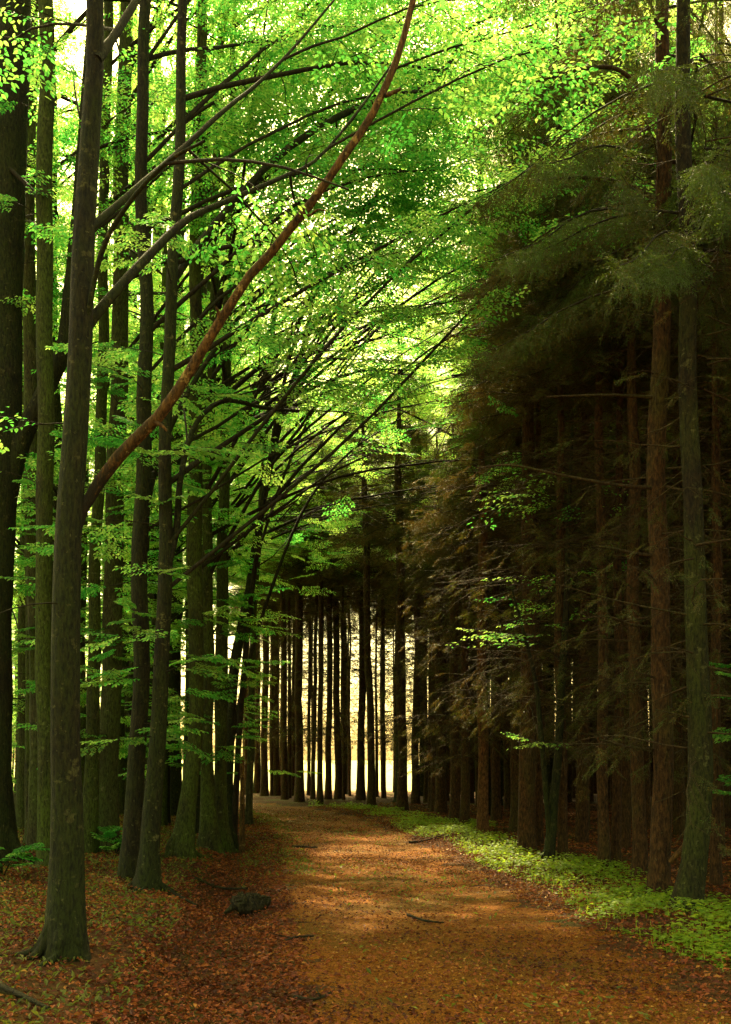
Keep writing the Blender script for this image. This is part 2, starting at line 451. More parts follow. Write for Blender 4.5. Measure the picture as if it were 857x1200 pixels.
_tr = np.random.default_rng(5)
BT = [beech_template(_tr) for _ in range(7)]
NT = [needle_template(_tr) for _ in range(5)]


def place_sprays(mb, tmpl, pos, ax, up, scale, tint, mat, wratio, r, keep=1.0, jitter=0.22, fold=0.18, world=None):
    """puts a template along axis ax with its flat side towards up at each position"""
    pos = np.asarray(pos, float); ax = norm(np.asarray(ax, float)); up = np.asarray(up, float)
    side = norm(np.cross(up, ax)); up = np.cross(ax, side)
    R = np.stack([ax, side, up], -1); scale = np.asarray(scale, float); tint = np.asarray(tint, float)
    which = r.integers(0, len(tmpl), len(pos))
    for k, (B, D, Nn, Ls) in enumerate(tmpl):
        q = np.where(which == k)[0]
        if not len(q): continue
        b = np.einsum('kij,nj->kni', R[q], B) * scale[q, None, None] + pos[q, None, :]
        d = np.einsum('kij,nj->kni', R[q], D); n = np.einsum('kij,nj->kni', R[q], Nn)
        ln = np.broadcast_to(Ls, b.shape[:2]) * (0.75 + 0.25 * scale[q, None])
        tt = tint[q, None] + r.normal(0, jitter, b.shape[:2])
        b, d, n, ln, tt = b.reshape(-1, 3), d.reshape(-1, 3), n.reshape(-1, 3), ln.ravel(), tt.ravel()
        if world is not None: ln = ln * np.where(np.linalg.norm(b + world, axis=1) < 12.5, 0.76, 1.0)
        if keep < 1:
            kk = r.random(len(b)) < keep; b, d, n, ln, tt = b[kk], d[kk], n[kk], ln[kk], tt[kk]
        leaves(mb, b, d, n, ln, ln * wratio, np.clip(tt, 0, 1), mat, fold, fine=None if world is None else np.linalg.norm(b + world - np.array([0, 0, CAM_H]), axis=1) < 13)


def arc(start, azm, elev, length, drop, r, n=9, wig=0.10):
    p = [np.asarray(start, float)]; e, a_ = elev, azm
    for k in range(n - 1):
        p.append(p[-1] + np.array([math.cos(a_) * math.cos(e), math.sin(a_) * math.cos(e), math.sin(e)]) * length / (n - 1))
        e -= drop / (n - 1) * (0.5 + k / (n - 1)); e += r.normal(0, wig * 0.6); a_ += r.normal(0, wig)
    return np.array(p)


def sprays_on(pts, t0, spacing, sc_rng, r, acc, pitch=-0.12):
    """leafy sprays alternating along a twig"""
    seg = np.linalg.norm(np.diff(pts, axis=0), axis=1); tot = seg.sum(); cum = np.r_[0, np.cumsum(seg)]
    d = t0 * tot; sg = 1 if r.random() < 0.5 else -1
    while True:
        last = d >= tot
        dd = min(d, tot - 1e-4); k = min(np.searchsorted(cum, dd, 'right') - 1, len(seg) - 1)
        p = pts[k] + (pts[k + 1] - pts[k]) * ((dd - cum[k]) / seg[k]); t = (pts[k + 1] - pts[k]) / seg[k]
        h = np.array([t[0], t[1], 0]) + 1e-6; h = h / np.linalg.norm(h)
        a_ = 0 if last else sg * math.radians(r.uniform(30, 60))
        ax = np.array([h[0] * math.cos(a_) - h[1] * math.sin(a_), h[0] * math.sin(a_) + h[1] * math.cos(a_), t[2] * 0.35 + r.normal(pitch, 0.14)])
        acc.append((p, ax, np.array([r.normal(0, 0.2), r.normal(0, 0.2), 1.0]), r.uniform(*sc_rng)))
        if last: break
        sg = -sg; d += spacing * r.uniform(0.75, 1.3)


def finish_sprays(mb, acc, r, tint_mid, gaps=None, world=None, keep=1.0):
    if not acc: return
    pos = np.array([q[0] for q in acc]); ax = np.array([q[1] for q in acc]); up = np.array([q[2] for q in acc]); scl = np.array([q[3] for q in acc])
    if world is not None:
        wp = pos + world; dv = np.maximum(wp[:, 1], 0.5); vv = CV - (wp[:, 2] - CAM_H) / dv * F; uu = CU + wp[:, 0] / dv * F
        top_ = (vv < -70) | (wp[:, 1] < 2) | (uu < -200) | (uu > 1060)          # sprays out of view, thinned to let sun onto the visible leaves
        g = in_sun_gap(wp) if gaps else np.zeros(len(wp), bool)
        k = (~g | (r.random(len(pos)) > gaps)) & (~top_ | (r.random(len(pos)) > 0.85)) & (np.linalg.norm(wp - np.array([0, 0, CAM_H]), axis=1) > 8.3)
        pos, ax, up, scl = pos[k], ax[k], up[k], scl[k]
    if world is not None and world[1] > 30: scl = scl * 1.35
    tint = np.clip(r.normal(tint_mid, 0.2, len(pos)), 0, 1)
    place_sprays(mb, BT, pos, ax, up, scl, tint, 0, 0.6, r, keep, world=world)
    end = pos + norm(ax) * scl[:, None] * 0.95                          # the spray's own twig
    for p, e in zip(pos, end):
        mid = (p + e) / 2 + np.array([0, 0, 0.015]); tube(mb, [p, mid, e], [0.005, 0.004, 0.0015], 3, 0.5, 1)


def branch_with_leaves(wood, foliage_acc, twigs, pts, r0, r, sec_per_m=1.7, spray_gap=0.42, leafy_from=0.25, sec_len=0.36, sides=6):
    """a limb (own mesh builder), its side twigs (into twigs) and the sprays they carry"""
    n = len(pts); t = np.linspace(0, 1, n); L = np.linalg.norm(np.diff(pts, axis=0), axis=1).sum()
    tube(wood, pts, r0 * (1 - t) ** 0.8 * 0.92 + 0.006, sides, 0.5, 1 if wood is twigs else 0, 0.08, r=r)
    ns = max(2, int(L * sec_per_m * (1 - leafy_from))); sg = 1
    for k in range(ns):
        tt = leafy_from + (1 - leafy_from) * (k + r.uniform(0, 0.8)) / ns
        q = min(int(tt * (n - 1)), n - 2); p = pts[q] + (pts[q + 1] - pts[q]) * (tt * (n - 1) - q)
        d = pts[q + 1] - pts[q]; az_ = math.atan2(d[1], d[0]) + sg * math.radians(r.uniform(28, 65)); sg = -sg
        e_ = math.atan2(d[2], math.hypot(d[0], d[1])) * 0.5 + r.normal(0.02, 0.12)
        sl_ = max(0.5, L * sec_len * (1.05 - 0.6 * tt) * r.uniform(0.65, 1.2))
        sp = arc(p, az_, e_, sl_, 0.28, r, 6, 0.10)
        tube(twigs, sp, np.linspace(max(0.006, r0 * 0.26), 0.003, 6), 4, 0.5, 1, 0.05, r=r)
        sprays_on(sp, 0.22, spray_gap, (0.6, 1.0), r, foliage_acc)
    sprays_on(pts, max(leafy_from, 0.45), spray_gap, (0.6, 1.0), r, foliage_acc)


def root_flare(amount, r, lobes=5, ph=None):
    ph = r.uniform(0, 6.28); lob = r.integers(4, 7)

    def f(th, n):
        k = np.arange(n)
        w_ = np.exp(-k / 1.3)[:, None] * amount
        return 1 + w_ * (0.55 + 0.45 * np.cos(lob * th + ph)[None])
    return f


def trunk_from_photo(uvw, d, r, top_h, lean_y=0.0):
    """(u, v, width px) at depth d -> base point, polyline relative to it, radii; goes on above the frame"""
    p = np.array(uvw, float)
    x = px_x(p[:, 0], d); z = px_z(p[:, 1], d); rad = p[:, 2] / F * d / 2
    bx, by = x[0], d; bz = gz(bx, by)
    z[0] = bz - 0.12
    k = np.stack([x - bx, np.linspace(0, lean_y, len(x)), z - bz, rad], 1)
    if k[-1, 2] < top_h:
        dirx = (k[-1, 0] - k[-2, 0]) / max(k[-1, 2] - k[-2, 2], 0.1)
        for f_ in (0.35, 0.7, 1.0):
            h = k[len(p) - 1, 2] + (top_h - k[len(p) - 1, 2]) * f_
            k = np.vstack([k, [k[len(p) - 1, 0] + dirx * 0.7 * (h - k[len(p) - 1, 2]), lean_y, h, max(0.02, rad[-1] * (1 - 0.85 * f_))]])
    # extra knots just above the soil for the root flare
    n = max(14, int(top_h * 2.2)); s = smooth_line(k, n)
    hh = s[:, 2]; f1, f2, f3, f4 = r.uniform(0, 6.3, 4); am = np.clip(hh / 2, 0, 1) * r.uniform(0.5, 1.3)
    s[:, 0] += am * (0.022 * np.sin(1.15 * hh + f1) + 0.013 * np.sin(2.7 * hh + f2)); s[:, 1] += am * (0.03 * np.sin(1.0 * hh + f3) + 0.015 * np.sin(2.3 * hh + f4))
    return np.array([bx, by, bz]), s[:, :3], np.maximum(s[:, 3], 0.012)


def at_h(pts, h):
    return np.array([np.interp(h, pts[:, 2], pts[:, 0]), np.interp(h, pts[:, 2], pts[:, 1]), h])


def beech_tree(name, label, uvw, d, seed, bark='beech_bark', top=22, prim=14, h0=4.0, L=(3.5, 6.5), bias=0.0, spread=1.4, elev=(0.5, 1.05),
               limbs=(), low=16, tint=0.5, group=None, gaps=0.94, leaf_keep=1.0, sides=16, cat='beech tree', sweep=0):
    r = np.random.default_rng(seed)
    base, pts, rad = trunk_from_photo(uvw, d, r, top)
    root = empty(name, base, label, cat, group)
    mb = MB(); fl = root_flare(0.7, r)
    # resample lower trunk finely for the flare
    hz = pts[:, 2]; fine = np.r_[hz[0], hz[0] + 0.12, hz[0] + 0.3, hz[0] + 0.6, np.linspace(hz[0] + 1.0, hz[-1], int(top * 2.6))]
    tp = np.stack([np.interp(fine, hz, pts[:, 0]), np.interp(fine, hz, pts[:, 1]), fine], 1); trd = np.interp(fine, hz, rad)
    tube(mb, tp, trd, sides, 0.5, 0, 0.06, fl, r)
    if d < 20:
        R0 = trd[1]
        for q in range(r.integers(4, 7)):                               # surface roots
            a_ = r.uniform(-math.pi, math.pi); l_ = r.uniform(1.6, 3.2) * R0
            rp = [(math.cos(a_) * R0 * t_ + r.normal(0, .02), math.sin(a_) * R0 * t_ + r.normal(0, .02), z_) for t_, z_ in ((0.35, R0 * 1.9), (0.85, R0 * 0.85), (1.25, R0 * 0.22))]
            ex, ey = math.cos(a_ + r.normal(0, .3)) * l_, math.sin(a_ + r.normal(0, .3)) * l_
            rp += [(ex, ey, gz(base[0] + ex, base[1] + ey) - base[2] - 0.01)]
            tube(mb, smooth_line(rp, 9), np.linspace(R0 * 0.38, R0 * 0.10, 9), 7, 0.5, 0, 0.12, r=r)
    mb.build('trunk', M[bark], root)
    acc, tw = [], MB()
    for (q, wts, bm, leafy) in limbs:                                  # limbs traced from the photograph: (u, v, depth offset)
        q = np.array(q, float); dd = d + q[:, 2]
        lp = np.stack([px_x(q[:, 0], dd) - base[0], q[:, 2], px_z(q[:, 1], dd) - base[2]], 1)
        lr = np.interp(np.linspace(0, 1, 24), np.linspace(0, 1, len(wts)), np.array(wts) / F * d / 2)
        lp = smooth_line(lp, 24)
        b = MB(); tube(b, lp, lr, 10, np.repeat(np.clip((np.arange(24) - 2.5) / 4, 0, 1), 10) if bm == 'dead_wood' else 1.0, 0, 0.09, r=r); b.build('limb', M[bm], root)
        if leafy:
            for k in range(int(leafy)):
                s0 = int(r.uniform(0.35, 0.98) * 23); dv = lp[min(s0 + 1, 23)] - lp[s0 - 1]
                sp = arc(lp[s0], math.atan2(dv[1], dv[0]) + r.normal(0, 0.7), math.atan2(dv[2], np.hypot(dv[0], dv[1])) * 0.6 + r.normal(0, 0.2), r.uniform(1.2, 3.0), 0.5, r, 7)
                bb = MB(); branch_with_leaves(tw if k % 2 else bb, acc, tw, sp, max(0.008, lr[s0] * 0.26), r, 1.9, 0.42, 0.2)
                if bb.n: bb.build('branch', M['twig'], root)
    for k in range(prim):
        h = h0 + (top * 0.9 - h0) * ((k + r.uniform(0, 0.9)) / prim) ** 1.15
        p = at_h(pts, h); rr = np.interp(h, hz, rad)
        a_ = bias + r.normal(0, 1) * spread * 0.6 if spread < 2 else r.uniform(-math.pi, math.pi)
        if d < 18 and math.sin(a_) < -0.3: a_ = math.atan2(-math.sin(a_), math.cos(a_))
        ln = r.uniform(*L) * (1 - 0.45 * max(0, h - 12) / 14)
        bp = arc(p, a_, r.uniform(*elev), ln, r.uniform(0.35, 0.8), r, 10, 0.07)
        b = MB(); branch_with_leaves(b, acc, tw, bp, min(rr * 0.5, 0.010 + 0.0042 * ln), r)
        b.build('branch', M['twig'], root)
    for k in range(sweep):                                              # long bare boughs sweeping up over the path, leafy only far out
        h = r.uniform(h0 * 0.75, h0 + 7); p = at_h(pts, h); ln = r.uniform(6, 10)
        bp = arc(p, bias + r.normal(0, 0.5), r.uniform(0.5, 1.15), ln, r.uniform(0.1, 0.8), r, 12, 0.075)
        b = MB(); branch_with_leaves(b, acc, tw, bp, r.uniform(0.013, 0.027), r, 1.5, 0.42, 0.36, 0.32); b.build('branch', M['twig'], root)
    for k in range(low):                                                # little leafy shoots along the trunk
        h = r.uniform(1.3, max(h0 + 3, 7)); p = at_h(pts, h)
        sp = arc(p, r.uniform(-math.pi, math.pi), r.uniform(-0.1, 0.5), r.uniform(0.4, 1.3), 0.4, r, 5)
        tube(tw, sp, np.linspace(0.007, 0.003, 5), 4, 0.5, 1, r=r)
        sprays_on(sp, 0.35, 0.35, (0.35, 0.7), r, acc)
    finish_sprays(tw, acc, r, tint, gaps, base, leaf_keep)
    tw.build('crown', [M['leaf'], M['twig']], root)
    return root


# ------------------------------------------------------------------ the beeches on the left
BEECHES = 'beeches lining the left side of the path'
beech_tree('beech_tree', 'thick dark forked beech trunk cut by the left picture edge', [(-8, 1020, 58), (-11, 900, 46), (-10, 800, 44), (-5, 650, 44), (2, 540, 44), (3, 400, 44), (8, 200, 46), (14, 0, 46)],
    14.6, 101, limbs=[([(6, 590, 0), (24, 522, -.1), (52, 462, -.2), (75, 410, -.3), (84, 330, -.3), (91, 250, -.2), (98, 150, 0), (108, 20, .2), (118, -80, .4)], [26, 22, 19, 17, 14, 12, 10, 8], 'beech_bark', 5)],
    h0=9, prim=8, bias=0.2, low=10, spread=2.5, group=BEECHES, leaf_keep=0.6)
beech_tree('beech_tree', 'straight grey green beech pole between the forked edge trunk and the leaning limb tree', [(59, 1028, 30), (55, 980, 22), (53, 800, 19), (53, 400, 19), (54, 0, 17)],
    14.0, 102, 'green_bark', h0=8, prim=8, bias=1.0, spread=2.5, low=14, group=BEECHES)
beech_tree('beech_tree', 'nearest large dark beech bearing a long bare orange dead limb', [(74, 1134, 56), (77, 1080, 44), (80, 950, 36), (80, 800, 33), (82, 700, 31), (87, 600, 30), (89, 500, 28), (92, 350, 27), (99, 250, 25), (106, 130, 22), (113, 0, 20)],
    7.95, 103, limbs=[
        ([(84, 652, .02), (90, 618, .02), (104, 584, .0), (131, 545, -.06), (160, 514, -.14), (186, 488, -.2), (212, 452, -.26), (230, 422, -.3), (262, 370, -.38), (290, 326, -.42), (318, 296, -.46), (345, 262, -.5), (374, 226, -.55), (398, 190, -.6), (420, 160, -.6), (440, 128, -.6), (456, 92, -.6), (468, 62, -.6), (486, -5, -.6), (496, -60, -.6)], [11, 14, 15, 13, 11.5, 10, 9.5, 9, 8.5, 8, 7, 6], 'dead_wood', 0),
        ([(452, 112, -.6), (462, 108, -.7), (470, 104, -.7)], [5, 4, 3], 'dead_wood', 0),
        ([(258, 376, -.38), (256, 366, -.42), (253, 359, -.44)], [6, 4, 2], 'dead_wood', 0), ([(352, 254, -.5), (364, 252, -.55), (372, 246, -.6), (382, 247, -.6)], [5, 3, 2, 1.5], 'dead_wood', 0), ([(180, 494, -.2), (190, 499, -.25), (196, 505, -.25)], [6, 4, 2], 'dead_wood', 0),
        ([(100, 385, 0), (128, 350, .1), (172, 302, .4), (218, 258, .8), (272, 233, 1.2), (330, 208, 1.6), (372, 186, 2.0), (420, 130, 2.4), (470, 60, 2.8)], [13, 11, 10, 8, 6, 5, 4, 3], 'beech_bark', 3),
        ([(106, 268, 0), (150, 230, .3), (212, 176, .8), (262, 130, 1.2), (302, 98, 1.6), (345, 55, 2.0), (400, -10, 2.5)], [10, 8, 7, 6, 5, 4, 3], 'beech_bark', 2),
        ([(114, 70, 0), (134, 42, .2), (160, 0, .5), (190, -50, .9)], [12, 10, 9, 7], 'beech_bark', 1),
        ([(98, 400, 0), (118, 300, -.2), (150, 240, -.4), (196, 190, -.6), (240, 165, -.8)], [7, 6, 5, 4, 3], 'beech_bark', 1)],
    h0=6.5, prim=3, L=(2.5, 4.5), bias=0.4, low=4, group=BEECHES, sides=22, leaf_keep=0.55)
beech_tree('beech_tree', 'slim brown beech just right behind the nearest trunk, thinner of a close pair', [(104, 1010, 24), (107, 900, 17), (112, 700, 14), (118, 500, 13), (122, 300, 12), (126, 0, 11)],
    16.2, 104, 'green_bark', h0=7, prim=9, bias=0.1, low=16, group=BEECHES)
beech_tree('beech_tree', 'stout pale mossy beech with horizontal bark bands, thicker of a close pair', [(124, 1006, 34), (127, 900, 25), (133, 700, 22), (138, 500, 20), (142, 300, 18), (148, 0, 15)],
    16.8, 105, 'pale_bark', sweep=3, h0=6, prim=11, bias=0.1, low=26, group=BEECHES)
beech_tree('beech_tree', 'dark beech leaning right at its foot, left of the two that cross at the ground', [(151, 1036, 26), (158, 900, 20), (166, 750, 19), (168, 600, 18), (168, 400, 16), (168, 200, 14), (171, 0, 13)],
    13.2, 106, sweep=3, limbs=[([(166, 640, 0), (185, 540, .4), (232, 440, 1.0), (300, 350, 1.8), (380, 290, 2.6), (450, 250, 3.2)], [8, 7, 6, 5, 4, 3], 'beech_bark', 8)],
    h0=5, prim=10, bias=0.15, spread=1.0, low=20, group=BEECHES)
beech_tree('beech_tree', 'dark lichen spotted beech sweeping up to the right from the leaf filled ditch', [(171, 1048, 34), (176, 1000, 24), (184, 880, 20), (190, 750, 18), (193, 600, 16), (200, 400, 14), (206, 250, 13), (215, 0, 11)],
    12.3, 107, sweep=3, limbs=[([(198, 660, 0), (207, 620, .1), (212, 560, .2), (228, 500, .5), (262, 470, 1), (310, 478, 1.8), (350, 482, 2.6)], [9, 8, 7, 6, 5, 4], 'beech_bark', 4),
                      ([(203, 330, 0), (250, 265, .6), (330, 180, 1.4), (410, 130, 2.2), (470, 112, 2.8), (502, 98, 3.2), (532, 66, 3.6), (545, 35, 3.9), (600, 8, 4.4)], [9, 9, 8.5, 8, 8, 7, 6, 5], 'beech_bark', 8)],
    h0=4.6, prim=11, L=(4, 7), bias=0.15, spread=1.0, low=18, group=BEECHES)
beech_tree('beech_tree', 'straight beech with buttressed foot left of the bright gap, bark brown green', [(212, 1008, 30), (220, 940, 20), (229, 850, 18), (230, 700, 18), (229, 550, 17), (229, 400, 15), (232, 200, 13), (236, 0, 11)],
    16.4, 108, 'green_bark', sweep=1, h0=4.5, prim=14, L=(4.5, 7.5), bias=0.0, spread=1.1, low=20, group=BEECHES)
beech_tree('beech_tree', 'mossy beech with flared foot, left of two sharing one root mound by the path', [(247, 997, 28), (244, 920, 16), (243, 800, 14), (243, 650, 12), (246, 500, 11), (250, 350, 10), (256, 150, 9)],
    18.0, 109, 'green_bark', sweep=1, h0=4.5, prim=13, L=(4.5, 7.5), bias=0.0, spread=1.1, low=20, group=BEECHES)
beech_tree('beech_tree', 'dark slender beech, right of two sharing one root mound by the path', [(262, 994, 24), (258, 930, 15), (259, 800, 15), (262, 700, 14), (262, 600, 13), (265, 450, 11), (270, 250, 9)],
    18.5, 110, 'green_bark', sweep=1, h0=5, prim=13, L=(4.5, 7.5), bias=0.0, spread=1.1, low=14, group=BEECHES)
beech_tree('beech_tree', 'many stemmed leaning beech clump arching rightwards over the path', [(272, 985, 16), (268, 930, 11), (272, 840, 10), (284, 740, 9), (300, 630, 8.5), (322, 520, 7.5), (350, 430, 6)],
    19.4, 111, limbs=[
        ([(270, 975, 0), (266, 880, .2), (272, 780, .4), (290, 690, .7), (312, 575, 1), (332, 490, 1.4), (362, 410, 2), (420, 310, 2.8)], [8, 7, 6, 5.5, 5, 4, 3, 2], 'twig', 4),
        ([(274, 980, 0), (281, 850, -.3), (292, 720, -.6), (308, 600, -.9), (322, 500, -1.2), (345, 400, -1.5), (385, 290, -1.9)], [8, 6.5, 6, 5, 4, 3, 2], 'twig', 4),
        ([(270, 880, .1), (288, 790, .6), (318, 690, 1.2), (360, 590, 2), (410, 530, 2.8), (470, 490, 3.6)], [6, 5, 4, 3.5, 3, 2], 'twig', 4),
        ([(262, 640, .1), (290, 622, 0), (320, 604, -.1), (350, 585, -.2)], [4, 3.5, 3, 2], 'dry_twig', 0),
        ([(268, 900, .1), (276, 800, .8), (300, 660, 1.6), (340, 540, 2.4), (390, 440, 3.2), (450, 370, 4.0)], [6, 5, 4, 3.5, 3, 2], 'twig', 4)],
    h0=7, prim=8, L=(4, 6.5), bias=0.1, spread=1.0, low=6, top=12, group=BEECHES)
for k, (u, v, w_, l1, l2, nm) in enumerate([(161, 985, 12, 4, 10, 'thin straight beech stem seen between the two dark crossing trunks and the pale one'), (190, 972, 11, 2, 0, 'thin beech stem left of the bright meadow gap'),
        (205, 962, 8, -1, 3, 'thinnest beech stem standing inside the bright meadow gap'), (38, 998, 15, -2, -4, 'slim beech just left behind the straight grey green pole'), (27, 978, 17, 3, 5, 'yellow lit pale beech far behind the forked edge trunk'),
        (93, 985, 11, 4, 8, 'slim beech hidden partly behind the nearest trunk right edge'), (291, 968, 8, 8, 40, 'slender leaning beech right of the bare dead stem'), (236, 968, 10, 3, 8, 'slim beech visible between buttressed beech and the shared root mound')]):
    beech_tree('beech_tree', nm, [(u, v, w_ * 1.3), (u + l1 * .2, v - 50, w_), (u + l1, 700, w_ * 0.9), (u + l1 + l2 * .5, 400, w_ * 0.75), (u + l1 + l2, 100, w_ * 0.5)], depth_of(v), 190 + k,
        'pale_bark' if k % 2 == 0 else 'green_bark', h0=3.5, prim=10, L=(2, 4), spread=2.5, low=14, top=16, tint=0.65, group=BEECHES, sides=10)
# the row goes on along the path towards the bend
row2 = [(21.5, -3.6, 23, 0.42, 'first'), (24.0, -4.1, 22, 0.35, 'second'), (26.5, -5.0, 24, 0.40, 'third'), (29.5, -6.2, 23, 0.38, 'fourth'), (32.5, -7.6, 24, 0.42, 'fifth')]
for k, (d, x, top, dia, nth) in enumerate(row2):
    u = CU + x / d * F; vb = CV + CAM_H / d * F; w_ = dia / d * F
    beech_tree('beech_tree', nth + ' tall beech of the row continuing to the bend beyond the leaning clump',
        [(u, vb, w_ * 1.3), (u + 1, vb - 100, w_), (u + 4, 600, w_ * 0.9), (u + 8, 300, w_ * 0.7), (u + 10, 0, w_ * 0.5)], d, 130 + k,
        h0=5.5, prim=18, L=(5, 9), sweep=1, bias=-0.15, spread=1.3, low=10, top=top, tint=0.62, group=BEECHES)
# beeches mixed into the spruce edge, reaching back over the path
for k, (d, x, top, h0, nm) in enumerate([(23.5, 3.6, 22, 10.5, 'slender beech rising among the spruces, its leaves bright high over the path'),
                                         (28.5, 3.4, 25, 9.5, 'tall beech behind the spruce edge with bright leaves toward the bend'),
                                         (33.0, 6.0, 26, 11.5, 'farthest beech among the right hand spruces, only its pale crown visible')]):
    u = CU + x / d * F; vb = CV + CAM_H / d * F; w_ = 0.26 / d * F
    beech_tree('beech_tree', nm, [(u, vb, w_ * 1.3), (u - 2, vb - 90, w_), (u - 4, 500, w_ * 0.9), (u - 8, 200, w_ * 0.7)], d, 150 + k,
        h0=h0, prim=13, L=(4, 7), bias=math.pi + 0.4, spread=1.7, elev=(0.15, 0.8), low=0, top=top, tint=0.72,
        limbs=[] if k else [([(606, 340, 0), (628, 312, -1.5), (658, 280, -3), (690, 262, -4.5)], [5, 4, 3, 2], 'beech_bark', 6), ([(608, 470, 0), (640, 440, -1.5), (690, 418, -3.2), (735, 404, -4.6)], [5, 4, 3, 2], 'beech_bark', 6),
                            ([(606, 400, 0), (590, 370, -1.5), (566, 350, -3), (540, 345, -4.5)], [5, 4, 3, 2], 'beech_bark', 6), ([(608, 480, 0), (590, 462, -1.5), (560, 440, -3), (530, 440, -4.5)], [5, 4, 3, 2], 'beech_bark', 6)])
for k, (d, x, top, h0, nm) in enumerate([(44.0, -9.5, 23, 6.5, 'leftmost bright beech of the wood edge beyond the bend'), (40.5, -5.6, 20, 8.5, 'bright leafy beech just behind the bend left of the spruce row'),
        (47.0, -5.0, 22, 9.5, 'tall bright beech at the far wood edge above the spruce row'), (46.0, -1.0, 22, 10, 'sunlit beech at the far wood edge over the meadow gap'), (43.5, 2.4, 23, 12, 'bright far beech whose crown shows between leaves and spruces'), (50.0, 5.2, 24, 13, 'farthest bright beech rising beyond the low spruces right of the bend')]):
    u = CU + x / d * F; vb = CV + CAM_H / d * F; w_ = 0.3 / d * F
    beech_tree('beech_tree', nm, [(u, vb, w_ * 1.3), (u + 1, vb - 60, w_), (u, 600, w_ * 0.9), (u + 3, 350, w_ * 0.6)], d, 170 + k,
        h0=h0, prim=30, L=(4, 6.5), spread=3, elev=(0.1, 0.9), low=0, top=top, tint=0.95, gaps=0)
for k, (d, x, top, h0, nm) in enumerate([(37.0, 1.2, 19, 7.6, 'bright spreading beech at the bend hanging over the spruce row'), (34.0, 4.4, 20, 10, 'bright beech among low spruces right of the bend'),
        (35.5, -9.0, 21, 6, 'leaning bright beech left of the bend reaching across the path end')]):
    u = CU + x / d * F; vb = CV + CAM_H / d * F; w_ = 0.26 / d * F
    beech_tree('beech_tree', nm, [(u, vb, w_ * 1.3), (u + 1, vb - 60, w_), (u, 700, w_ * 0.9), (u + 3, 500, w_ * 0.6)], d, 180 + k,
        h0=h0, prim=28, L=(4, 7) if x > -5 else (6, 9), bias=0 if x < 0 else -1.57, spread=2.6 if x > -5 else 1.4, elev=(0.0, 0.8), low=0, top=top, tint=0.95, gaps=0)
# forked young hardwood and saplings on the verge
beech_tree('beech_tree', 'thin mossy twin stemmed hardwood leaning on the verge among the spruces', [(642, 1018, 15), (648, 960, 11), (655, 880, 10), (658, 800, 9), (662, 700, 7), (668, 600, 5)],
    15.1, 160, limbs=[([(645, 990, 0), (640, 930, -.1), (634, 860, -.2), (628, 800, -.2), (612, 735, -.2), (600, 690, -.1)], [7, 6, 6, 5, 4, 2], 'beech_bark', 0)],
    h0=2.4, prim=4, L=(0.6, 1.1), spread=3, low=6, top=6.5, tint=0.6, gaps=0, leaf_keep=0.3, sides=10, cat='hardwood tree')

# ------------------------------------------------------------------ thin dead stem
r = np.random.default_rng(3)
b0, pts, rad = trunk_from_photo([(283, 990, 7), (284, 930, 5.5), (283, 880, 5.5), (285, 832, 5)], 19.0, r, 2.5)
root = empty('dead_stem', b0, 'thin bare snapped dead stem beside the leaning beech clump', 'dead stem')
mb = MB(); tube(mb, pts[:9], np.maximum(rad[:9], 0.03), 8, 0.5, 0, 0.1, r=r); mb.build('trunk', M['dead_wood'], root)
mb = MB(); tube(mb, [(0, 0, 1.6), (0.2, 0.05, 1.72), (0.42, 0, 1.7)], [0.012, 0.009, 0.004], 5); mb.build('branch', M['dead_wood'], root)

# ------------------------------------------------------------------ background beeches in the left wood
def wood_beech(seed, top, h0, prim, tint, bark):
    r = np.random.default_rng(seed)
    x = np.cumsum(r.normal(0, 0.08, 9)); y = np.cumsum(r.normal(0, 0.08, 9)); z = np.linspace(-0.15, top, 9)
    k = smooth_line(np.stack([x - x[0], y - y[0], z, np.linspace(0.17, 0.03, 9)], 1), 40)
    root = empty('beech_tree', (0, 0, 0), 'one of many beech trees standing back in the bright wood left of the path', 'beech tree', 'beeches back in the left wood')
    mb = MB(); tube(mb, k[:, :3], k[:, 3], 10, 0.5, 0, 0.07, root_flare(0.5, r), r)
    acc, tw = [], MB()
    for q in range(prim):
        h = h0 + (top * 0.93 - h0) * (q + r.uniform(0, 0.9)) / prim; p = at_h(k, h)
        ln = r.uniform(2.2, 4.6) * (1 - 0.3 * h / top)
        bp = arc(p, r.uniform(-3.14, 3.14), r.uniform(0.1, 0.9), ln, r.uniform(0.3, 0.8), r, 8, 0.09)
        branch_with_leaves(mb, acc, tw, bp, 0.012 + 0.006 * ln, r, 1.6, 0.5, 0.2)
    mb.build('trunk', M[bark], root)
    acc = [q for q in acc if q[0][2] < 12 or r.random() < 0.9]                # tops thinned to let more sun into the crowns
    finish_sprays(tw, acc, r, tint); tw.build('crown', [M['leaf'], M['twig']], root)
    return root


WB = [wood_beech(201, 19, 2.2, 17, 0.62, 'beech_bark'), wood_beech(202, 22, 3.2, 17, 0.7, 'pale_bark'), wood_beech(203, 16, 1.4, 16, 0.6, 'beech_bark'), wood_beech(204, 21, 4.2, 16, 0.75, 'pale_bark')]
spots = []; young = []
r = np.random.default_rng(77)
tries = 0
fixed = [(-6.2, 20.0), (-5.6, 17.5), (-4.8, 24.2), (-7.6, 24.0), (-9.0, 21.0), (-8.2, 17.2)]
for f_ in fixed: spots.append(f_)
while len(spots) < 68 and tries < 6000:
    tries += 1
    y = r.uniform(16, 72); x = r.uniform(-0.6 * y - 2, -5.0)
    if abs(path_side(x, y)[0]) < 2.4 or x > -0.16 * y - 2.2: continue
    if y > 47 and x > -0.27 * y: continue                                  # the gap with the sunlit meadow
    if -12 < x < -5.5 and 22 < y < 42 and r.random() < 0.6: continue
    if min(math.hypot(x - a, y - b) for a, b in spots) < 1.9: continue
    spots.append((x, y))
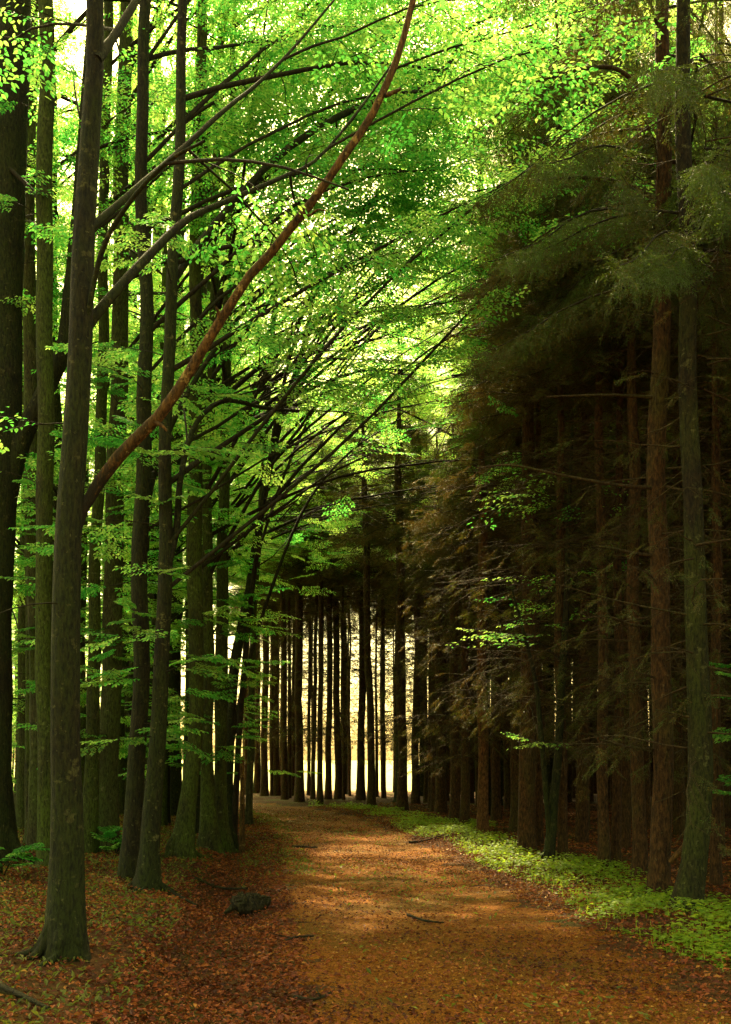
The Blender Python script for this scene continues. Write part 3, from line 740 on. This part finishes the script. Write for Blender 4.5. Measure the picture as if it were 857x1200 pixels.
for k, (x, y) in enumerate([(-6.0, -6.0), (-10.5, -2.5), (5.0, -6.5), (-1.0, -9.0), (10.5, -3.5)]):     # unseen beeches added behind the viewer to shade the foreground
    copy_tree(WB[k % 4], (x, y, gz(x, y)), r.uniform(0, 6.28), 1.0, 'one of several unseen beeches added behind the viewpoint to shade the foreground', 'shade beeches added behind the viewpoint')
while len(young) < 34:
    y = r.uniform(22, 66); x = r.uniform(-0.42 * y, -0.175 * y - 2.0)
    if abs(path_side(x, y)[0]) < 2.6 or (y > 47 and x > -0.23 * y) or min([9] + [math.hypot(x - a, y - b) for a, b in young]) < 1.6: continue
    young.append((x, y)); copy_tree(WB[2], (x, y, gz(x, y)), r.uniform(0, 6.28), r.uniform(0.28, 0.5), 'one of many young beeches leafy to the ground in the left wood', 'young beeches under the left wood')
for k, (x, y) in enumerate(spots):
    o = WB[k % 4]; loc = (x, y, gz(x, y)); rz = r.uniform(0, 6.28); s = r.uniform(0.85, 1.2)
    if k < 4: o.location = loc; o.rotation_euler = (0, 0, rz)
    else: copy_tree(o, loc, rz, s)

# ------------------------------------------------------------------ spruces
def spruce_crown(seed, top, live_from, dead_from, n_live, n_dead, green=0.6, lmax=2.7, rad0=0.17):
    r = np.random.default_rng(seed); mb = MB(); pos, ax, up, scl, tn = [], [], [], [], []

    def R_(h): return rad0 * (1 - 0.8 * h / top)
    for k in range(n_live):
        h = live_from + (top * 0.98 - live_from) * ((k + r.random()) / n_live) ** 1.25
        ln = lmax * min(1.0, 0.35 + 1.1 * (1 - h / top)) * r.uniform(0.7, 1.15); a_ = r.uniform(-math.pi, math.pi)
        p = np.array([math.cos(a_) * R_(h) * 0.8, math.sin(a_) * R_(h) * 0.8, h])
        e_ = r.uniform(-0.1, 0.25); n = 8; bp = [p]; e = e_
        for q in range(n - 1):
            bp.append(bp[-1] + np.array([math.cos(a_) * math.cos(e), math.sin(a_) * math.cos(e), math.sin(e)]) * ln / (n - 1)); e += -0.14 if q < 4 else 0.10
        bp = np.array(bp); tube(mb, bp, np.linspace(0.018, 0.004, n), 4, 0.5, 1, r=r)
        gr = np.clip(green + 0.25 * (h - live_from) / (top - live_from) + r.normal(0, 0.24), 0, 1)
        for t in np.arange(0.15, 1.0, 0.085 / ln):
            q = t * (n - 1); i_ = min(int(q), n - 2); pp = bp[i_] + (bp[i_ + 1] - bp[i_]) * (q - i_)
            for sg in (-1, 1):
                if r.random() < 0.12: continue
                b_ = a_ + sg * r.uniform(0.5, 1.15)
                pos.append(pp); ax.append((math.cos(b_), math.sin(b_), r.uniform(-2.6, -0.45))); up.append((r.normal(0, .3), r.normal(0, .3), 1)); scl.append(r.uniform(0.8, 1.5) * (1.1 - 0.45 * t)); tn.append(gr + r.normal(0, 0.12))
        pos.append(bp[-1]); ax.append((math.cos(a_), math.sin(a_), -0.1)); up.append((0, 0, 1)); scl.append(1.0); tn.append(gr)
    for k in range(n_dead):
        h = r.uniform(dead_from, live_from + 2); a_ = r.uniform(-math.pi, math.pi); ln = r.uniform(0.5, 2.0)
        p = np.array([math.cos(a_) * R_(h) * 0.8, math.sin(a_) * R_(h) * 0.8, h])
        bp = arc(p, a_, r.uniform(-0.25, 0.2), ln, r.uniform(0, 0.4), r, 7, 0.12)
        tube(mb, bp, np.linspace(0.011, 0.003, 7), 4, 0.5, 2, r=r)
        for q in range(int(ln * 9)):
            i_ = r.integers(1, 6); pp = bp[i_] + (bp[i_ + 1] - bp[i_]) * r.random()
            b_ = a_ + r.choice([-1, 1]) * r.uniform(0.3, 1.3); l2 = r.uniform(0.12, 0.5)
            e2 = pp + np.array([math.cos(b_), math.sin(b_), r.uniform(-1.1, 0.15)]) * l2
            tube(mb, [pp, (pp + e2) / 2 + r.normal(0, .015, 3), e2], [0.0035, 0.0028, 0.0015], 3, 0.5, 2)
            if r.random() < 0.22:                                         # a few dry brown needles still on
                pos.append(e2); ax.append(e2 - pp + np.array([0, 0, -.1])); up.append((0, 0, 1)); scl.append(r.uniform(.4, .8)); tn.append(r.uniform(0, 0.25))
    place_sprays(mb, NT, pos, ax, up, scl, tn, 0, 0.22, r, 1.0, 0.2, 0.0)
    return mb


CROWN_M = [M['needle'], M['twig'], M['dry_twig']]
crown_meshes = [spruce_crown(301, 25, 7.2, 1.6, 84, 46, 0.45).mesh('crown', CROWN_M),
                spruce_crown(302, 24, 6.2, 1.4, 84, 42, 0.35).mesh('crown', CROWN_M),
                spruce_crown(303, 26, 8.0, 1.8, 82, 52, 0.5).mesh('crown', CROWN_M)]
low_crown = spruce_crown(313, 10.8, 6.9, 1.8, 38, 60, 0.2, 1.5, 0.14).mesh('crown', CROWN_M)
short_crowns = [spruce_crown(311, 14.5, 8.2, 2.2, 60, 80, 0.15, 2.0, 0.16).mesh('crown', CROWN_M),
                spruce_crown(312, 13.5, 8.0, 2.0, 56, 80, 0.1, 1.9, 0.16).mesh('crown', CROWN_M)]


def top_allowed(x, y):
    """height of the spruce canopy's edge, lower towards the open side of the stand"""
    v = np.interp(CU + x / y * F, [300, 430, 480, 520, 560, 600, 640], [640, 640, 580, 510, 440, 260, 0])
    return CAM_H + (CV - v) / F * y


def spruce(label, u, v, wpx, seed, bark='spruce_bark', short=False, lean=0.0, group=None, uvw=None, d=None, dead=()):
    r = np.random.default_rng(seed); d = d or depth_of(v); top = 14 if short else 25
    if not short and uvw is None:
        ta = top_allowed(px_x(u, d), d)
        if ta < 20: short, top = True, ta
    if uvw is None:
        uvw = [(u, v, wpx * 1.35), (u + lean * 0.1, v - 45, wpx * 1.05), (u + lean * 0.5, (v + 600) / 2, wpx * 0.95), (u + lean, 600, wpx * 0.85)]
    base, pts, rad = trunk_from_photo(uvw, d, r, top)
    root = empty('spruce_tree', base, label, 'spruce tree', group)
    hz = pts[:, 2]; fine = np.r_[hz[0], hz[0] + 0.12, hz[0] + 0.3, hz[0] + 0.6, np.linspace(hz[0] + 1.0, hz[-1], int(top * 1.8))]
    tp = np.stack([np.interp(fine, hz, pts[:, 0]), np.interp(fine, hz, pts[:, 1]), fine], 1)
    mb = MB(); tube(mb, tp, np.interp(fine, hz, rad), 14, 0.5, 0, 0.06, root_flare(0.4, r), r); mb.build('trunk', M[bark], root)
    sz = (min(1.1, max(0.85, top / 14)) if top > 12.2 else min(1.1, max(0.8, top / 10.8))) if short else 1.0
    me = (short_crowns[seed % 2] if top > 12.2 else low_crown) if short else crown_meshes[seed % 3]
    c = bpy.data.objects.new('crown', me); C.objects.link(c); c.parent = root; c.rotation_euler = (0, 0, r.uniform(0, 6.28))
    c.location = (pts[len(pts) // 3, 0], 0, 0); c.scale = (1, 1, sz) if short else (0.82, 0.82, 1)
    for q, wts in dead:
        q = np.array(q, float); dd = d + q[:, 2]
        lp = smooth_line(np.stack([px_x(q[:, 0], dd) - base[0], q[:, 2], px_z(q[:, 1], dd) - base[2]], 1), 18)
        b = MB(); tube(b, lp, np.interp(np.linspace(0, 1, 18), np.linspace(0, 1, len(wts)), wts) / F * d / 2, 6, 0.5, 0, 0.1, r=r)
        for k in range(7):
            i_ = r.integers(5, 17); e2 = lp[i_] + r.normal(0, 0.14, 3) + (lp[i_] - lp[i_ - 3]) * 0.8
            tube(b, [lp[i_], (lp[i_] + e2) / 2 + r.normal(0, .015, 3), e2], [0.004, 0.003, 0.002], 3)
        b.build('dead_branch', M['dry_twig'], root)
    return root


ORD = ['first', 'second', 'third', 'fourth', 'fifth', 'sixth', 'seventh', 'eighth', 'ninth', 'tenth', 'eleventh', 'twelfth', 'thirteenth', 'fourteenth', 'fifteenth', 'sixteenth', 'seventeenth', 'eighteenth', 'nineteenth', 'twentieth']
BEND = 'spruces at the bend against the bright meadow'
bend = [(289, 927, 11, 0), (301, 931, 5, 0), (310, 935, 10, 3), (324, 933, 11, -2), (334, 939, 9, -3), (343, 934, 6, 4), (351, 942, 12, -1), (362, 934, 5, 2), (367, 938, 6, 6),
        (375, 944, 8, 2), (385, 940, 9, 3), (397, 937, 10, -6), (403, 941, 3.5, -2), (410, 934, 3, 0), (423, 939, 11, 4), (436, 951, 11, -8), (450, 938, 6, -2), (472, 954, 14, -4), (487, 945, 11, 4), (499, 943, 6, 0)]
for k, (u, v, w_, ln) in enumerate(bend):
    spruce('%s %s spruce from left in the row at the path bend' % (ORD[k], 'thin' if w_ < 7 else 'sturdy'), u, v, w_ * 0.78, 400 + k, short=True, lean=ln, group=BEND)
EDGE = 'spruces along the right verge'
spruce('rough brown spruce with long pale dead side twigs, largest straight trunk on right', 772, 1064, 25, 501, group=EDGE, d=11.2,
       uvw=[(771, 1064, 32), (774, 1000, 25), (775, 800, 23), (774, 600, 22), (773, 400, 21), (776, 200, 18), (780, 0, 16)],
       dead=[([(766, 572, 0), (720, 568, -.3), (650, 555, -.8), (600, 545, -1.1), (558, 548, -1.3)], [5, 4, 3, 2.5, 1.5]),
             ([(768, 652, 0), (740, 648, -.2), (715, 642, -.4), (694, 640, -.5)], [5, 4, 3, 2]),
             ([(766, 878, 0), (740, 876, -.2), (716, 870, -.3), (702, 866, -.4)], [4, 3.5, 3, 2]),
             ([(766, 735, 0), (740, 732, -.3), (710, 722, -.5), (680, 726, -.7)], [4, 3, 2.5, 1.5]),
             ([(768, 466, 0), (740, 464, -.1), (700, 463, -.3), (640, 465, -.6)], [5, 4, 3, 2]),
             ([(770, 235, 0), (730, 215, -.2), (680, 208, -.5), (620, 212, -.9)], [6, 5, 4, 2]),
             ([(770, 130, 0), (730, 85, -.2), (690, 80, -.4), (620, 98, -.7)], [6, 5, 4, 2]),
             ([(780, 570, 0), (800, 574, -.3), (830, 575, -.5), (857, 582, -.6)], [4, 3, 2.5, 2])])
spruce('mossy crooked dark trunk leaning right then upright, nearest tree of the right verge', 805, 1078, 26, 502, 'mossy_bark', group=EDGE, d=10.2,
       uvw=[(800, 1078, 40), (812, 1020, 30), (820, 930, 28), (820, 850, 27), (819, 700, 25), (814, 600, 22), (806, 480, 21), (803, 300, 19), (803, 0, 16)],
       dead=[([(812, 640, 0), (830, 636, -.3), (857, 632, -.5)], [4, 3, 2]), ([(826, 820, 0), (840, 815, -.3), (870, 818, -.6)], [4, 3, 2])])
edge = [(509, 954, 8, 0), (517, 958, 12, -3), (533, 968, 11, 0), (545, 973, 10, 2), (566, 981, 12, -1), (582, 966, 10, 0), (604, 979, 11, 4), (618, 1003, 19, 2), (632, 1001, 9, -3), (660, 1016, 11, -4), (708, 1023, 13, -4), (722, 1021, 11, 4), (750, 1033, 16, -8), (839, 1041, 12, 0)]
for k, (u, v, w_, ln) in enumerate(edge):
    lab = '%s spruce along the verge counting from the bend toward the nearest right trunk' % ORD[k]
    if u == 566: lab = 'straight spruce with orange light painted into its bark, standing at the verge edge'
    if u == 618: lab = 'stoutest dark spruce mid verge beside the thin twin stemmed hardwood'
    if u == 839: lab = 'dark spruce beyond the mossy crooked trunk near the right edge'
    spruce(lab, u, v, w_, 520 + k, 'sunlit_bark' if u == 566 else 'spruce_bark', lean=ln, group=EDGE)

# the stand behind: copies
def stand_spruce(seed, me, dia, top):
    r = np.random.default_rng(seed); root = empty('spruce_tree', (0, 0, 0), 'one of many dark spruces standing deep in the stand behind the right verge', 'spruce tree', 'spruces deep in the right stand')
    z = np.r_[-0.15, 0.1, 0.35, np.linspace(0.9, top, 22)]
    p = np.stack([np.interp(z, np.linspace(0, top, 6), r.normal(0, 0.06, 6)), np.interp(z, np.linspace(0, top, 6), r.normal(0, 0.06, 6)), z], 1)
    mb = MB(); tube(mb, p, dia / 2 * (1 - 0.85 * np.clip(z / top, 0, 1)), 10, 0.5, 0, 0.06, root_flare(0.4, r), r); mb.build('trunk', M['spruce_bark'], root)
    c = bpy.data.objects.new('crown', me); C.objects.link(c); c.parent = root
    return root


SPS = [stand_spruce(611, short_crowns[0], 0.24, 13.8), stand_spruce(612, short_crowns[1], 0.2, 13)]
SPL = stand_spruce(613, low_crown, 0.2, 10.8)
SP = [stand_spruce(601, crown_meshes[0], 0.30, 25), stand_spruce(602, crown_meshes[1], 0.24, 24), stand_spruce(603, crown_meshes[2], 0.34, 26)]
r = np.random.default_rng(9)
taken = [(o.location.x, o.location.y) for o in C.objects if o.name.startswith(('spruce_tree', 'beech_tree')) and o not in SP and o not in SPS and o is not SPL and o.parent is None]
n_st = 0; tries = 0; spots = []
while n_st < 235 and tries < 20000:
    tries += 1
    y = r.uniform(9, 56); x = r.uniform(0.5, 0.62 * y + 4)
    s = path_side(x, y)[0]
    if s < 3.1 and y < 33: continue
    if y >= 33 and x < 0.068 * y + 0.4: continue
    if y < 13 and x < 4.6: continue
    if min(math.hypot(x - a, y - b) for a, b in taken) < 1.35: continue
    taken.append((x, y)); spots.append((x, y)); n_st += 1
used = []
for k, (x, y) in enumerate(spots):
    loc = (x, y, gz(x, y)); rz = r.uniform(0, 6.28); s = r.uniform(0.85, 1.1); ta = top_allowed(x, y)
    o = ((SPS[k % 2] if ta > 12.2 else SPL) if ta < 20 else SP[k % 3])
    if o not in used: used.append(o)
    else: o = copy_tree(o, loc, rz, s)
    o.location = loc; o.rotation_euler = (0, 0, rz); o.scale = (s, s, (min(1.2, max(0.85, ta / 14)) if ta > 12.2 else min(1.1, max(0.8, ta / 10.8))) if ta < 20 else s)

n_b = 0
for tries in range(4000):
    if n_b >= 22: break
    y = r.uniform(37, 52); x = r.uniform(-0.13 * y, 0.085 * y)
    if abs(path_side(x, y)[0]) < 2.3 or min(math.hypot(x - a, y - b) for a, b in taken) < 0.8: continue
    taken.append((x, y)); n_b += 1
    o = copy_tree(SPS[n_b % 2], (x, y, gz(x, y)), r.uniform(0, 6.28), 1.0, 'one of the thin spruce stems standing behind the row at the bend', 'thin spruces behind the bend row')
    q = r.uniform(0.45, 0.85); o.scale = (q, q, r.uniform(0.9, 1.05))

# ------------------------------------------------------------------ floor cover
def flat_leaves(mb, x, y, h, L, tint, r, tilt=0.45, wr=0.6):
    n = len(x); z = ground_z(x, y) + h
    a_ = r.uniform(0, 2 * np.pi, n); d = np.stack([np.cos(a_), np.sin(a_), r.normal(0, tilt * 0.5, n)], 1)
    nor = np.stack([r.normal(0, tilt, n), r.normal(0, tilt, n), np.ones(n)], 1)
    leaves(mb, np.stack([x, y, z], 1), d, nor, L, L * wr, tint, 0, r.uniform(-0.1, 0.3), 0.1)


r = np.random.default_rng(21)
def scatter(n, x0, x1, y0, y1, power=1.0):
    return r.uniform(x0, x1, n), y0 + (y1 - y0) * r.random(n) ** power

x, y = scatter(430000, -9, 8, 4.8, 34, 1.6)
s = path_side(x, y); patch = wob(x, y, 0.9, 0.5) * 0.5 + wob(x, y, 2.3, 1.1) * 0.3
dens = np.where(np.abs(s) < 1.3, 0.34 + 0.34 * patch, 0.0)
dens = np.where(s < -1.3, 0.5 + 0.45 * patch + 0.25 * wob(x, y, 6.1, 0.4), dens); dens = np.where(s < -1.3, np.maximum(dens, 0.33), dens); dens = np.where((s < -1.35) & (s > -2.7), 0.95, dens)
dens = np.where(s > 1.3, 0.55, dens); dens = np.where(s > 2.8, 0.4, dens)
dens = np.where((np.abs(s) <= 1.3) & (y < 8.5), dens + 0.12, dens)
k = r.random(len(x)) < dens; x, y, s = x[k], y[k], s[k]
t = np.clip((r.beta(1.3, 1.7, len(x)) + 0.16 * wob(x, y, 1.3, 2) + 0.1 * wob(x, y, 5.0, 1)) * np.where((s < -1.2) & (s > -2.9), 0.8, 1.0), 0, 1)
L_ = r.uniform(0.022, 0.06, len(x)) * np.where(np.abs(s) < 1.3, 0.75, 1)
mb = MB(); flat_leaves(mb, x, y, r.uniform(0.012, 0.04, len(x)), L_, t, r, 0.65, 0.6)
tag(mb.build('fallen_leaves', M['litter']), 'red brown fallen beech leaves littering the forest floor', 'leaf litter', kind='stuff')

# green herbs on the right verge
x, y = scatter(300000, -2, 6.5, 6.0, 38, 1.5)
s = path_side(x, y); e = 1.62 + 0.28 * wob(x, y * 0.6, 1.4, 0.2) + 0.42 * np.clip((10 - y) / 2.5, 0, 1)
wd = 1.35 - 0.5 * np.clip((y - 18) / 14, 0, 1)
k = (s > e) & (s < e + wd + 0.4 * wob(x, y, 1.7, 3)) & (r.random(len(x)) < 0.62 + 0.5 * wob(x, y, 2.6, 1) + 0.25 * wob(x, y, 6.0, 2))
x, y, s, e = x[k], y[k], s[k], e[k]
h = np.clip((s - e) / 0.5, 0.12, 1) * r.uniform(0.02, 0.17, len(x))
mb = MB(); flat_leaves(mb, x, y, h, r.uniform(0.026, 0.072, len(x)), np.clip(r.normal(0.55, 0.22, len(x)), 0, 1), r, 0.35, 0.75)
q = r.random(len(x)) < 0.12; xg, yg, n = x[q] + r.normal(0, .05, q.sum()), y[q] + r.normal(0, .05, q.sum()), q.sum(); a_ = r.uniform(0, 6.28, n)   # grass blades between the herbs
leaves(mb, np.stack([xg, yg, ground_z(xg, yg)], 1), np.stack([np.cos(a_) * .9, np.sin(a_) * .9, np.ones(n)], 1), np.stack([np.cos(a_), np.sin(a_), -0.4 * np.ones(n)], 1), r.uniform(.05, .17, n), np.full(n, .008), np.clip(r.normal(.6, .2, n), 0, 1), 0, 0.05, 0.35)
tag(mb.build('verge_herbs', M['herb']), 'bright green low herbs carpeting the right verge', 'ground cover', kind='stuff')

# thin moss and grass on the left bank and along the path's left side
x, y = scatter(240000, -14, 3, 6.0, 44, 1.3)
s = path_side(x, y); pt = wob(x, y, 0.8, 4) * 0.6 + wob(x, y, 2.2, 2) * 0.35
dn = np.where(s < -2.5, 0.6 + 0.5 * pt, 0); dn = np.where((s > -2.0) & (s < -0.9) & (y > 14), 0.35 + 0.5 * pt, dn); dn = np.where((s < -2.5) & (y < 9), dn * 0.4, dn)
dn = np.where((s > -0.9) & (s < 1.3), 0.05 + 0.12 * pt, dn)
k = r.random(len(x)) < dn; x, y = x[k], y[k]; n = len(x)
mb = MB(); a_ = r.uniform(0, 6.28, n)
d = np.stack([np.cos(a_) * .8, np.sin(a_) * .8, r.uniform(0.1, 1.0, n)], 1); nor = np.stack([r.normal(0, .5, n), r.normal(0, .5, n), np.ones(n)], 1)
Lg = r.uniform(0.03, 0.08, n)
leaves(mb, np.stack([x, y, ground_z(x, y) + 0.015], 1), d, nor, Lg, Lg * 0.4, np.clip(r.normal(0.5, 0.25, n), 0, 1))
tag(mb.build('mossy_grass', M['moss_tuft']), 'yellow green moss and short grass on the left bank', 'ground cover', kind='stuff')

# ------------------------------------------------------------------ leafy bushes, seedlings
def bush(name, label, u, v, d, n, hgt, wid, seed, tint, cat='bush', stems=5, facing=None):
    r = np.random.default_rng(seed); x = px_x(u, d); root = empty(name, (x, d, gz(x, d)), label, cat)
    acc, tw = [], MB()
    for k in range(stems):
        a_ = r.uniform(-3.14, 3.14) if facing is None else facing + r.normal(0, 0.6); sp = arc((0, 0, -0.03), a_, r.uniform(0.9, 1.45), hgt * r.uniform(0.7, 1.1), 0.7, r, 7, 0.1)
        b = MB(); tube(b, sp, np.linspace(0.012, 0.003, 7), 5, 0.5, 0, r=r); b.build('stem', M['twig'], root)
        sprays_on(sp, 0.3, hgt / n, (0.25 * wid, 0.5 * wid), r, acc)
    finish_sprays(tw, acc, r, tint); tw.build('foliage', [M['leaf'], M['twig']], root)
    return root


bush('bush', 'tall leafy bush at the right picture edge beyond the mossy crooked trunk', 868, 1060, 9.8, 12, 3.4, 1.0, 701, 0.5, stems=6, facing=0.6)
bush('bush', 'low dark leafy bush at the foot of the thick left edge trunk', 4, 1040, 12.8, 7, 0.6, 0.8, 702, 0.2)
bush('bush', 'small dark green seedling clump between the pale beech and the leaning pair', 136, 1002, 15.8, 6, 0.6, 0.9, 703, 0.25, 'seedling')

# ------------------------------------------------------------------ stump, sticks
def stick(label, pts_uv, wpx, mat='stump', lift=0.02, twigs=0, seed=0):
    r = np.random.default_rng(seed); P_ = []
    for u, v in pts_uv:
        d = depth_of(v); x = px_x(u, d); P_.append((x, d, gz(x, d) + lift + r.uniform(0, 0.02)))
    P_ = smooth_line(P_, 12); c = P_[0].copy()
    dd = P_[:, 1].mean(); mb = MB(); tube(mb, P_ - c, np.linspace(wpx, wpx * 0.5, 12) / F * dd / 2, 7, 0.5, 0, 0.15, r=r)
    for k in range(twigs):
        i_ = r.integers(3, 11); e2 = P_[i_] - c + np.array([r.normal(0, .18), r.normal(0, .2), r.uniform(0, .12)]); tube(mb, [P_[i_] - c, (P_[i_] - c + e2) / 2 + r.normal(0, .01, 3), e2], [0.006, 0.005, 0.002], 4)
    o = mb.build('fallen_stick', M[mat], None, tuple(c)); tag(o, label, 'stick', 'sticks lying on the ground'); return o


stick('dark twig lying across the path in the middle of the lit stretch', [(478, 1076), (500, 1084), (520, 1083)], 3.5, 'twig', seed=1)
stick('long dark fallen branch on the leafy left bank beside the ditch', [(225, 1027), (255, 1026), (290, 1030)], 5, 'stump', 0.03, 4, 2)
stick('curved dark branch running into the ditch left of the stump', [(183, 1040), (205, 1048), (232, 1053)], 5, 'stump', 0.04, 2, 3)
stick('forked twig on the path edge right of the tree clump', [(343, 994), (358, 993), (372, 994)], 3, 'twig', 0.02, 3, 4)
stick('dark half buried branch at the bottom left among red leaves', [(-10, 1168), (20, 1176), (58, 1190)], 10, 'stump', 0.03, 3, 5)
stick('pale stick leaning on leaves beside the left edge trunk', [(20, 1018), (30, 1028), (40, 1040)], 2.5, 'dry_twig', 0.1, 0, 7)
stick('thin dark twig beside the stump pointing to the path', [(333, 1102), (348, 1101), (368, 1100)], 4, 'twig', 0.02, 1, 8)
stick('twig lying by the verge at the far lit edge of the path', [(480, 989), (500, 987), (520, 986)], 3, 'twig', 0.02, 2, 9)
stick('long thin twig lying along the path bottom left of centre', [(345, 1168), (370, 1172), (392, 1165)], 5, 'stump', 0.015, 2, 10)

# stump lying in the ditch
d = 11.4; x = px_x(297, d); root = empty('stump', (x, d, gz(x, d)), 'dark mossy broken log stump lying beside the leaf filled ditch', 'stump', rz=0.15)
r = np.random.default_rng(31); mb = MB()
k = np.array([(-0.21, 0, 0.07, 0.07), (-0.17, 0, 0.09, 0.10), (-0.06, 0.0, 0.09, 0.115), (0.07, 0.01, 0.085, 0.105), (0.18, 0.0, 0.085, 0.10), (0.185, 0.0, 0.085, 0.07), (0.17, 0, 0.085, 0.01)])
sk = smooth_line(k, 26); tube(mb, sk[:, :3], sk[:, 3], 11, 0.5, 0, 0.38, r=r); tube(mb, [(-0.21, 0, 0.07), (-0.2, 0, 0.07)], [0.07, 0.01], 9, rough=0.3)
mb.s = [np.zeros_like(q) for q in mb.s]
for q in range(9):                                                       # loose bark plates and split ends
    a_ = r.uniform(-1.2, 1.2); x0 = r.uniform(-0.2, 0.08); cy_, cz_ = 0.115 * math.sin(a_), 0.09 + 0.115 * math.cos(a_)
    tube(mb, [(x0, cy_, cz_ - .005), (x0 + .06, cy_ * 1.08, cz_ + .008), (x0 + r.uniform(.1, .16), cy_ * 1.02, cz_)], [0.012, 0.017, 0.004], 5, 0.5, 0, 0.4, r=r)
mb.build('log', M['stump'], root)
mb = MB(); tube(mb, [(-0.14, -0.02, 0.12), (-0.22, -0.04, 0.09), (-0.32, -0.05, 0.01)], [0.06, 0.045, 0.015], 8, 0.5, 0, 0.2, r=r); mb.build('root', M['stump'], root)
mb = MB(); tube(mb, [(-0.12, -0.02, 0.14), (-0.15, -0.03, 0.21), (-0.165, -0.03, 0.245)], [0.05, 0.03, 0.008], 7, 0.5, 0, 0.2, r=r); mb.build('splinter', M['stump'], root)

# broken orange snag leaning on the crooked trunk
d = 10.9; q = np.array([(785, 1010), (793, 1000), (803, 986), (812, 972)]); x = px_x(q[:, 0], d); z = px_z(q[:, 1], d)
c = np.array([x[0], d, z[0]]); mb = MB()
tube(mb, smooth_line(np.stack([x, np.full(4, d) - np.array([0, .05, .12, .2]), z], 1) - c, 10), np.linspace(0.025, 0.06, 10), 9, 0.5, 0, 0.25, r=r)
tag(mb.build('broken_branch', M['dead_wood'], None, tuple(c)), 'orange splintered branch stub leaning on the mossy crooked trunk', 'branch')
print('faces', sum(len(m.polygons) for m in bpy.data.meshes))
